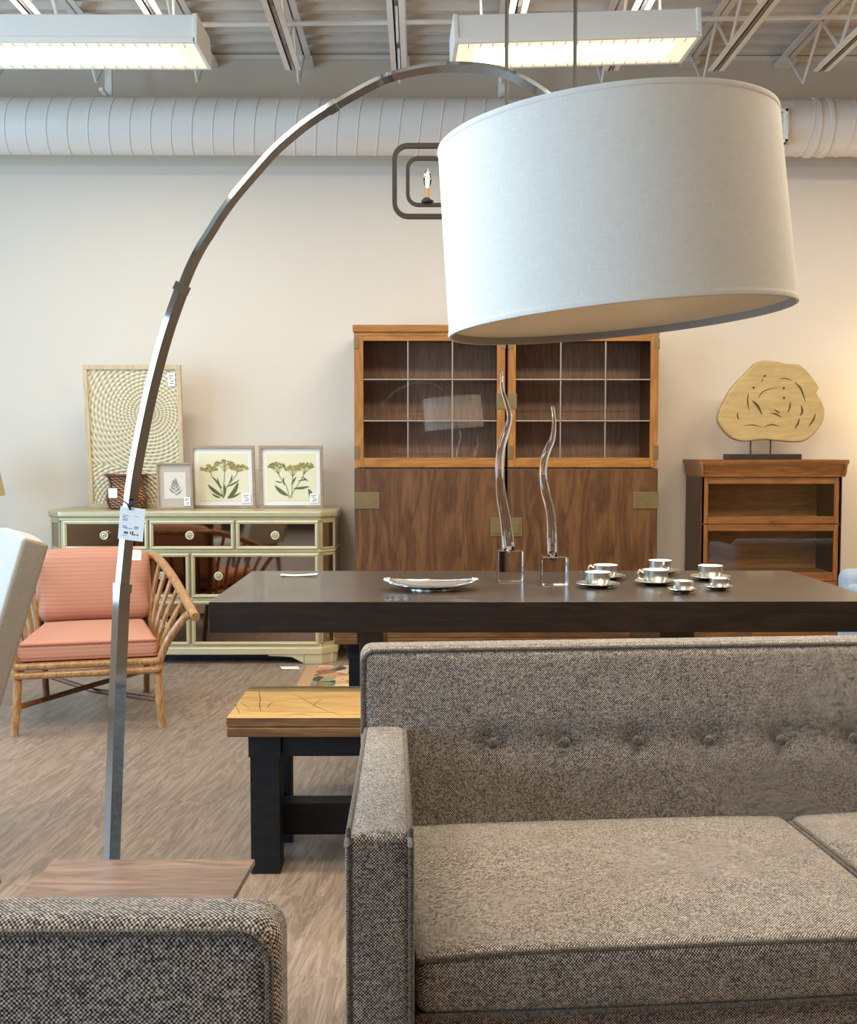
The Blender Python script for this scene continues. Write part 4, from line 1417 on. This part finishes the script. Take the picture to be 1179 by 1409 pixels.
# back: buttons pull dimples into the front face
bt_y = 1020
BH = .80
buttons = []
for px, py in ((678, 1023), (777, 1022), (877, 1020), (976, 1019), (1075, 1018.5), (1175, 1016)):
    Yb = 2.27 + (px - 520) * .00013
    q_ = local(so, W(px, py, Yb))
    buttons.append((q_.x, q_.z))
step = buttons[1][0] - buttons[0][0]
while len(buttons) < 14 and buttons[-1][0] + step < 2 * CW - .05:
    buttons.append((buttons[-1][0] + step, buttons[-1][1]))
BT = math.radians(7)
y_base = .60          # front face of back at seat level
BXL, BXR = -.066, 2 * CW + .118
def back_y(z): return y_base + (z - SZ) * math.tan(BT)
def backrest_fn(u, v, w_, p):
    x = p.x + (BXL + BXR) / 2; z = p.z + (.36 + BH) / 2
    y = p.y
    if v < -.5:
        for bx_, bz_ in buttons:
            d2 = ((x - bx_) / .03) ** 2 + ((z - bz_) / .026) ** 2
            if d2 < 9: y += .013 * math.exp(-d2)
        y += .006 * math.exp(-((z - buttons[0][1]) / .03) ** 2) * max(0, min(1, (x - .05) * 8))
        y -= .012 * (1 - u ** 4) * max(0, 1 - abs(w_) ** 2) - .006
    y += (z - .36) * math.tan(BT)
    return (p.x, y, p.z)
def fine_box(x0, x1, y0, y1, z0, z1, r, fn, mx, mz):
    """rounded slab with separate grid density along x and z"""
    hx_, hy_, hz_ = (x1 - x0) / 2, (y1 - y0) / 2, (z1 - z0) / 2
    c = Vector(((x0 + x1) / 2, (y0 + y1) / 2, (z0 + z1) / 2))
    k = 5
    def axis(q_, m):
        L = [-q_ + r - r * math.tan(PI / 4 * (1 - i / k)) for i in range(k + 1)]
        return L + [-q_ + r + (2 * q_ - 2 * r) * j / m for j in range(1, m)] + [-v for v in reversed(L)]
    ax = [axis(hx_, mx), axis(hy_, 3), axis(hz_, mz)]
    h = (hx_, hy_, hz_)
    t = bmesh.new(); vv = {}
    def vert(*key):
        if key in vv: return vv[key]
        p = Vector([ax[a][key[a]] for a in range(3)])
        core = Vector([max(-(h[a] - r), min(h[a] - r, p[a])) for a in range(3)])
        d = p - core
        if d.length > 1e-9: p = core + d.normalized() * r
        p2 = Vector(fn(p.x / hx_, p.y / hy_, p.z / hz_, p)) if fn else p
        vv[key] = t.verts.new(p2 + c)
        return vv[key]
    n = [len(a) - 1 for a in ax]
    for a, b_, cc in ((0, 1, 2), (0, 2, 1), (1, 2, 0)):
        for i in range(n[a]):
            for j in range(n[b_]):
                for e in (0, n[cc]):
                    def mk(i_, j_):
                        key = [0, 0, 0]; key[a] = i_; key[b_] = j_; key[cc] = e
                        return vert(*key)
                    t.faces.new((mk(i, j), mk(i + 1, j), mk(i + 1, j + 1), mk(i, j + 1)))
    bmesh.ops.recalc_face_normals(t, faces=t.faces)
    b = B(); b._merge(t)
    return b
off0 = (SZ - .36) * math.tan(BT)
b = fine_box(BXL, BXR, y_base - off0, y_base - off0 + .105, .36, BH, .028, backrest_fn, 170, 44)
# extend the fabric to the floor rail at the rear
back = part('backrest', b, 'tweed', so, angle=70)
for bx_, bz_ in buttons:
    yb = y_base + (bz_ - .36) * math.tan(BT) - off0 - .004
    bb = B().ball((bx_, yb, bz_), .0125, seg=14, scale=(1, .6, 1))
    part('button', bb, 'tweed_piping', back, angle=70)
b = B()
ins = .013
zt = BH - .004
pl = []
for i in range(7):
    a = PI + (-PI / 2) * i / 6
    pl.append((BXL + .03 + .027 * math.cos(a), zt - .03 + .027 * math.sin(a)))
path = [(BXL + .003, .62)] + pl + [(BXR - .03, zt - .003), (BXR - .008, zt - .012), (BXR - .003, zt - .03), (BXR - .003, .62)]
b.tube([(x, back_y(z) + .012, z) for x, z in path], .0048, 8)
part('piping', b, 'tweed_piping', back)
part('rear_frame', B().box(BXL + .01, BXR - .01, y_base + .005, y_base + .07, .12, .40, .01), 'tweed', so)
# arms
ARZ = .633
for s in (-1, 1):
    if s < 0:
        fo, fi, ro, ri = -.108, -.006, -.112 + .045, -.015 + .02
        p_fo = local(so, (X(474, 1.63, 1170), 1.63, 0)); p_fi = local(so, (X(571, 1.63, 1170), 1.63, 0))
        p_ro = local(so, (X(500, 2.30, 995), 2.30, 0)); p_ri = local(so, (X(561, 2.30, 995), 2.30, 0))
    else:
        p_fo = Vector((2 * CW + .108, -.04, 0)); p_fi = Vector((2 * CW + .006, -.04, 0))
        p_ro = Vector((2 * CW + .1, .62, 0)); p_ri = Vector((2 * CW + .01, .62, 0))
    yf, yr = p_fo.y, p_ro.y
    def armfn(u, v, w_, p, P=(p_fo, p_fi, p_ro, p_ri), s=s):
        t_ = (v + 1) / 2
        o_ = P[0].lerp(P[2], t_); i_ = P[1].lerp(P[3], t_)
        L, Rr = (o_, i_) if s < 0 else (i_, o_)
        m = (u + 1) / 2
        q_ = L.lerp(Rr, m)
        z = p.z + (.004 * (1 - u * u) if w_ > .5 else 0)
        return (q_.x, p.y, z)
    z0_ = .14
    b = B()
    cy = (yf + yr) / 2
    t0 = (yr - yf)
    b.rbox(-.05, .05, yf, yr + .03, z0_, ARZ, .02, 4, 10, armfn)
    for v in b.bm.verts: pass
    ao = part('arm', b, 'tweed', so, angle=70)
    b = B()
    for (A, C, side) in ((p_fo, p_ro, -1), (p_fi, p_ri, 1)):
        k = side * (1 if s < 0 else -1)
        inx = .006 * (1 if (k < 0) else -1)
        pts = [(A.x + inx, A.y + .004, z0_ + .02), (A.x + inx, A.y + .003, ARZ - .03), (A.x + inx, A.y + .008, ARZ - .010), (A.x + inx, A.y + .028, ARZ - .003), (C.x + inx, C.y, ARZ - .002)]
        b.tube(smooth_path(pts, 5), .0042, 8)
    part('piping', b, 'tweed_piping', ao)
pts = [local(so, W(px, py, Yq)) for px, py, Yq in ((500, 991, 2.31), (520, 991.5, 2.31), (545, 992, 2.315), (557, 996, 2.32), (563, 1006, 2.32))]
part('piping', B().tube(smooth_path(pts, 5), .0042, 8), 'tweed_piping', back)
# the arm's rounded box is built about its own centre: shift handled in armfn (x absolute)
# seat cushions
CT = .10
for i in range(2):
    x0_, x1_ = i * CW + .002, (i + 1) * CW - .002
    cx_ = (x0_ + x1_) / 2
    def cfn(u, v, w_, p):
        up = max(0, w_)
        z = p.z + .026 * up * (1 - u ** 4) * (1 - (v * .9 + .05) ** 2) - .012 * up * (v + 1) / 2 * 0
        x = p.x
        y = p.y - .012 * (1 - u * u) * (1 if v < 0 else 0) * (1 - abs(w_) * .3)
        return (x, y, z)
    b = fine_box(x0_, x1_, .008, y_base + .03, SZ - CT, SZ, .026, cfn, 24, 8)
    o = part('seat_cushion', b, 'tweed', so, angle=70)
    b = B()
    for z_ in (SZ - .006, SZ - CT + .004):
        path = []
        n = 20
        for j in range(n + 1):
            u = -1 + 2 * j / n
            path.append((cx_ + u * (CW / 2 - .008), .010 - .012 * (1 - u * u) * .7, z_ + (.012 * (1 - u ** 4) if z_ > SZ - .05 else 0)))
        b.tube(path, .0048, 8)
        if z_ > SZ - .05:
            for e in (-1, 1):
                b.tube([(cx_ + e * (CW / 2 - .007), .012, z_), (cx_ + e * (CW / 2 - .006), .3, z_ + .003), (cx_ + e * (CW / 2 - .006), y_base - .02, z_)], .0042, 8)
    part('piping', b, 'tweed_piping', o)
part('base_rail', B().box(.0, 2 * CW, .03, y_base + .03, .16, SZ - CT - .003, .012), 'tweed', so)
for lx2 in (-.05, 2 * CW + .05):
    for ly in (.06, y_base + .02):
        part('leg', B().lathe([(0, 0), (.014, 0), (.024, .15), (0, .15)], 14, (lx2, ly, 0)), 'espresso_v', so)

# ------------------------------------------------------------------ grey tweed armchair, nearest the camera
AY = 1.10
az = Z(1283, AY)
xr_ = X(381, AY, 1340)
ac = thing('tweed_armchair', 'grey tweed armchair back cut off at the bottom left corner', 'armchair', (xr_ - .36, AY, 0))
def acf(u, v, w_, p):
    return (p.x, p.y - (.006 * (1 - u * u) * (1 - w_ * w_) if v < 0 else 0), p.z + .002 * (1 - u * u) * max(0, w_))
b = fine_box(-.36, .36 + .004, -.008, .082, .34, az + .012, .03, acf, 40, 20)
o = part('backrest', b, 'tweed', ac, angle=70)
b = B()
path = [(.36 - .006, .40)] + [(.36 - .04 + .034 * math.cos(a), az - .03 + .036 * math.sin(a)) for a in [PI / 2 * i / 6 for i in range(7)]] + [(-.33, az + .006), (-.354, az - .02), (-.354, .4)]
b.tube([(x, -.0125, z) for x, z in path], .0046, 8)
part('piping', b, 'tweed_piping', o)
b = B().rbox(-.28, .28, -.60, -.012, .30, .43, .03)
part('seat_cushion', b, 'tweed', ac, angle=60)
part('base_rail', B().box(-.34, .34, -.58, .07, .17, .297, .012), 'tweed', ac)
for s in (-1, 1):
    part('arm', B().rbox(s * .325 - .04, s * .325 + .04, -.62, -.01, .17, .56, .02), 'tweed', ac, angle=60)
    for y_ in (-.55, .04):
        part('leg', B().lathe([(0, 0), (.013, 0), (.022, .17), (0, .17)], 14, (s * .3, y_, 0)), 'espresso_v', ac)

# ------------------------------------------------------------------ side table
STY = 1.93
sz_ = Z(1181, STY)
sx0, sx1 = X(76, STY, 1181), X(351, STY, 1181)
st = thing('side_table', 'small walnut-topped side table behind the near armchair', 'table', ((sx0 + sx1) / 2, STY, 0))
hw = (sx1 - sx0) / 2
part('tabletop', B().prism([(-hw, 0), (hw, 0), (hw - .022, -.36), (-hw - .02, -.36)], sz_ - .012, sz_, 'z', .002), 'side_wood', st)
part('under_frame', B().box(-hw + .02, hw - .04, -.34, -.02, sz_ - .026, sz_ - .0125, .002), 'black_metal', st)
for sx in (-1, 1):
    for y_ in (-.33, -.03):
        ex = sx * (hw - .045)
        part('leg', B().box(ex - .009, ex + .009, y_ - .009, y_ + .009, 0, sz_ - .026, .002), 'black_metal', st)

# ------------------------------------------------------------------ arc floor lamp
PYL, SHY = 2.1, 1.85
foot_p = Vector((W(145, 1490, PYL).x, PYL, 0))
al = thing('arc_floor_lamp', 'chrome arc floor lamp with a large white drum shade', 'lamp', (foot_p.x, foot_p.y, 0))
cl = [(150, 1300), (153.7, 1180), (159.5, 1010), (165, 870), (168, 806)]
cl = [(x, y) for x, y in cl]
c2 = [(168, 806), (171.5, 770), (178, 705), (186, 645), (205, 550), (227, 465), (252, 392)]
c3 = [(252.3, 393), (261.8, 369.6), (275.6, 342), (291.5, 316.6), (304, 296.5), (323.3, 270), (348.7, 240), (376, 209.5), (399.6, 188), (420.8, 171), (442, 156.5), (463, 144)]
c4 = [(463, 144), (480, 134), (505.4, 120), (531, 108), (556.3, 100.7), (582, 95.6), (607, 92.6), (633, 92.1), (658, 93.6), (683.6, 97.6), (709, 106), (734.5, 120), (752, 132.5), (785, 160), (812, 190)]
def Yat(px): return PYL + (SHY - PYL) * max(0, min(1, (px - 150) / 650)) ** 1.3
rel = lambda P: [Vector(W(x, y, Yat(x))) - Vector((foot_p.x, foot_p.y, 0)) for x, y in P]
SQ = 0.0
low = [Vector((0, 0, .03))] + rel(cl)
def sweep(name, P, side, mat='chrome'):
    return part(name, B().tube(smooth_path(P, 8), side * .7071, square=SQ, ref=(0, -1, 0)), mat, al, angle=25)
sweep('lower_pole', low, .0235)
sweep('middle_pole', rel(c2), .0195)
sweep('upper_arc', rel(c3), .0145)
sweep('arc_end', rel(c4), .0135)
for (A, C, wd) in (((168, 815), (168.8, 803), .026), ((247.5, 402), (252.5, 391), .0225), ((452, 150.5), (464, 143.5), .0165)):
    part('collar', B().tube(rel([A, C]), wd * .7071, square=SQ, ref=(0, -1, 0)), 'chrome', al, angle=25)
part('base', B().lathe([(0, 0), (.15, 0), (.155, .006), (.155, .024), (.15, .03), (0, .03)], 48), 'chrome', al)
# drum shade on a tilted axis
pb, pt_ = W(851.5, 443, SHY), W(833, 188, SHY)
axis_v = (pt_ - pb)
HS = axis_v.length
roll = math.radians(5.0)
zax = Vector((-math.sin(roll), 0, math.cos(roll)))
mtx = Matrix.Translation(pb - Vector((foot_p.x, foot_p.y, 0))) @ zax.to_track_quat('Z', 'Y').to_matrix().to_4x4()
RB = 233 * SHY / F
RT = RB * .972
t_ = .003
b = B().lathe([(RB, 0), (RT, HS), (RT - t_, HS), (RB - t_, 0)], 96, closed=True, mtx=mtx)
sh = part('lamp_shade', b, 'shade_linen', al, angle=50)
b = B()
for (rr, z_) in ((RB + .0008, .003), (RT + .0008, HS - .003)):
    b.lathe([(rr, -.004), (rr + .0006, 0), (rr, .004), (rr - .005, .004), (rr - .005, -.004)], 96, (0, 0, z_), closed=True, mtx=mtx)
part('rim_trim', b, 'shade_linen', sh)
b = B().lathe([(RB - .0035, -.0012), (RB - .0055, -.0012), (RB - .0055, .012), (RB - .0035, .012)], 96, closed=True, mtx=mtx)
part('inner_ring', b, 'shade_trim', sh)
part('diffuser', B().lathe([(0, .012), (RB - .006, .012), (RB - .006, .016), (0, .016)], 96, mtx=mtx), 'diffuser', sh)
endp = rel(c4)[-1]
topc = mtx @ Vector((0, 0, HS - .03))
b = B().tube([endp, topc], .006, 10)
for k in range(3):
    a = 2 * PI * k / 3 + .4
    b.tube([topc, mtx @ Vector(((RT - .004) * math.cos(a), (RT - .004) * math.sin(a), HS - .01))], .0025, 6)
part('shade_spider', b, 'chrome', sh)

# price tag hanging on the pole
c = W(181, 721, 2.065)
tw, th = 37 * 2.065 / F, 45 * 2.065 / F
b = B().box(-tw / 2, tw / 2, -.0006, .0006, -th / 2, th / 2, 0)
def ink(u0, u1, v, hh): b.box(-tw / 2 + u0 * tw, -tw / 2 + u1 * tw, -.0012, -.0005, th / 2 - (v + hh) * th, th / 2 - v * th, 0, mat=1)
for (u0, u1, v, hh) in ((.13, .36, .25, .012), (.13, .25, .29, .02), (.13, .34, .34, .012), (.13, .33, .385, .02), (.62, .78, .25, .012),
                        (.16, .32, .575, .02), (.16, .34, .62, .02), (.3, .54, .635, .014), (.62, .8, .57, .022), (.62, .78, .615, .02),
                        (.23, .29, .745, .07), (.31, .38, .745, .07), (.47, .51, .735, .075), (.55, .6, .72, .12), (.62, .7, .8, .035), (.74, .82, .8, .035), (.15, .36, .865, .012)):
    ink(u0, u1, v, hh)
mt = Matrix.Translation(c) @ Matrix.Rotation(math.radians(5.5), 4, 'Y') @ Matrix.Rotation(-.22, 4, 'Z')
pt = part('price_tag', b, ['paper', 'ink'], None, mtx=mt)
tag(pt, 'large printed white price tag tied to the chrome lamp pole', 'tag')
b = B().tube(smooth_path([W(167, 688, 2.085), W(175, 693, 2.065), W(178, 698, 2.063), W(184, 692.5, 2.065), W(193, 690, 2.085)], 5), .0018, 6)
b.tube([W(177.5, 694, 2.063), W(179, 702, 2.0625)], .002, 6)
part('string', b, 'string', pt)

# ------------------------------------------------------------------ lights
def area(name, loc, rot, sx, sy, e, col):
    ld = bpy.data.lights.new(name, 'AREA'); ld.shape = 'RECTANGLE'
    ld.size = sx; ld.size_y = sy; ld.energy = e; ld.color = col
    o = bpy.data.objects.new(name, ld); COL.objects.link(o)
    o.location = loc; o.rotation_euler = rot
    return o
# daylight through the shop windows on the left and behind
for (o0, o1, w0, w1) in WIN_L:
    area('window_daylight', (XL + .02, (o0 + o1) / 2, (w0 + w1) / 2), (0, -PI / 2, 0), w1 - w0, o1 - o0, 230 if o0 < 0 else 165, (.46, .74, 1.0))
for (o0, o1, w0, w1) in WIN_F:
    area('window_daylight', ((o0 + o1) / 2, YF + .02, (w0 + w1) / 2), (PI / 2, 0, 0), o1 - o0, w1 - w0, 22, (.8, .9, 1.0))
# unseen overhead fill lights, added to brighten the room and foreground
for (x, y, e) in ((-1.6, 2.7, 60), (1.4, 2.7, 70), (1.35, 2.15, 42), (-.7, 2.15, 30), (-1.6, -.8, 14), (1.8, -.8, 26), (3.2, 4.6, 65)):
    area('overhead_fill', (x, y, 3.15), (0, 0, 0), 1.2, .3, e, (1, .86, .64))
    area('deck_fill', (x, y, 3.2), (PI, 0, 0), 1.2, .3, 11, (1, .93, .84))  # matching upward fill, added to lift the deck and joists
pl_ = bpy.data.lights.new('lamp_and_fill_glow', 'POINT'); pl_.energy = 16; pl_.color = (1, .70, .38); pl_.shadow_soft_size = .1
po = bpy.data.objects.new('lamp_and_fill_glow', pl_); COL.objects.link(po); po.location = (3.05, 6.3, 1.55)

pl2 = bpy.data.lights.new('lamp_and_fill_glow', 'POINT'); pl2.energy = 26; pl2.color = (1, .70, .40); pl2.shadow_soft_size = .15  # added warm fill for the right of the drum shade and sofa
po2 = bpy.data.objects.new('lamp_and_fill_glow', pl2); COL.objects.link(po2); po2.location = (3.5, 1.5, 1.6)
wd_ = bpy.data.worlds.new('world'); sc.world = wd_
wd_.use_nodes = True
bg = wd_.node_tree.nodes['Background']
bg.inputs[0].default_value = (.75, .87, 1, 1)
bg.inputs[1].default_value = 1.6

sc.view_settings.view_transform = 'Standard'
try: sc.view_settings.look = 'None'
except Exception: pass
sc.view_settings.exposure = -0.3
sc.view_settings.gamma = 1.14
cy = sc.cycles
cy.use_denoising = True
cy.max_bounces = 10
cy.diffuse_bounces = 4
cy.glossy_bounces = 5
cy.transmission_bounces = 10
cy.transparent_max_bounces = 12
cy.sample_clamp_indirect = 6
cy.caustics_reflective = False
cy.caustics_refractive = False
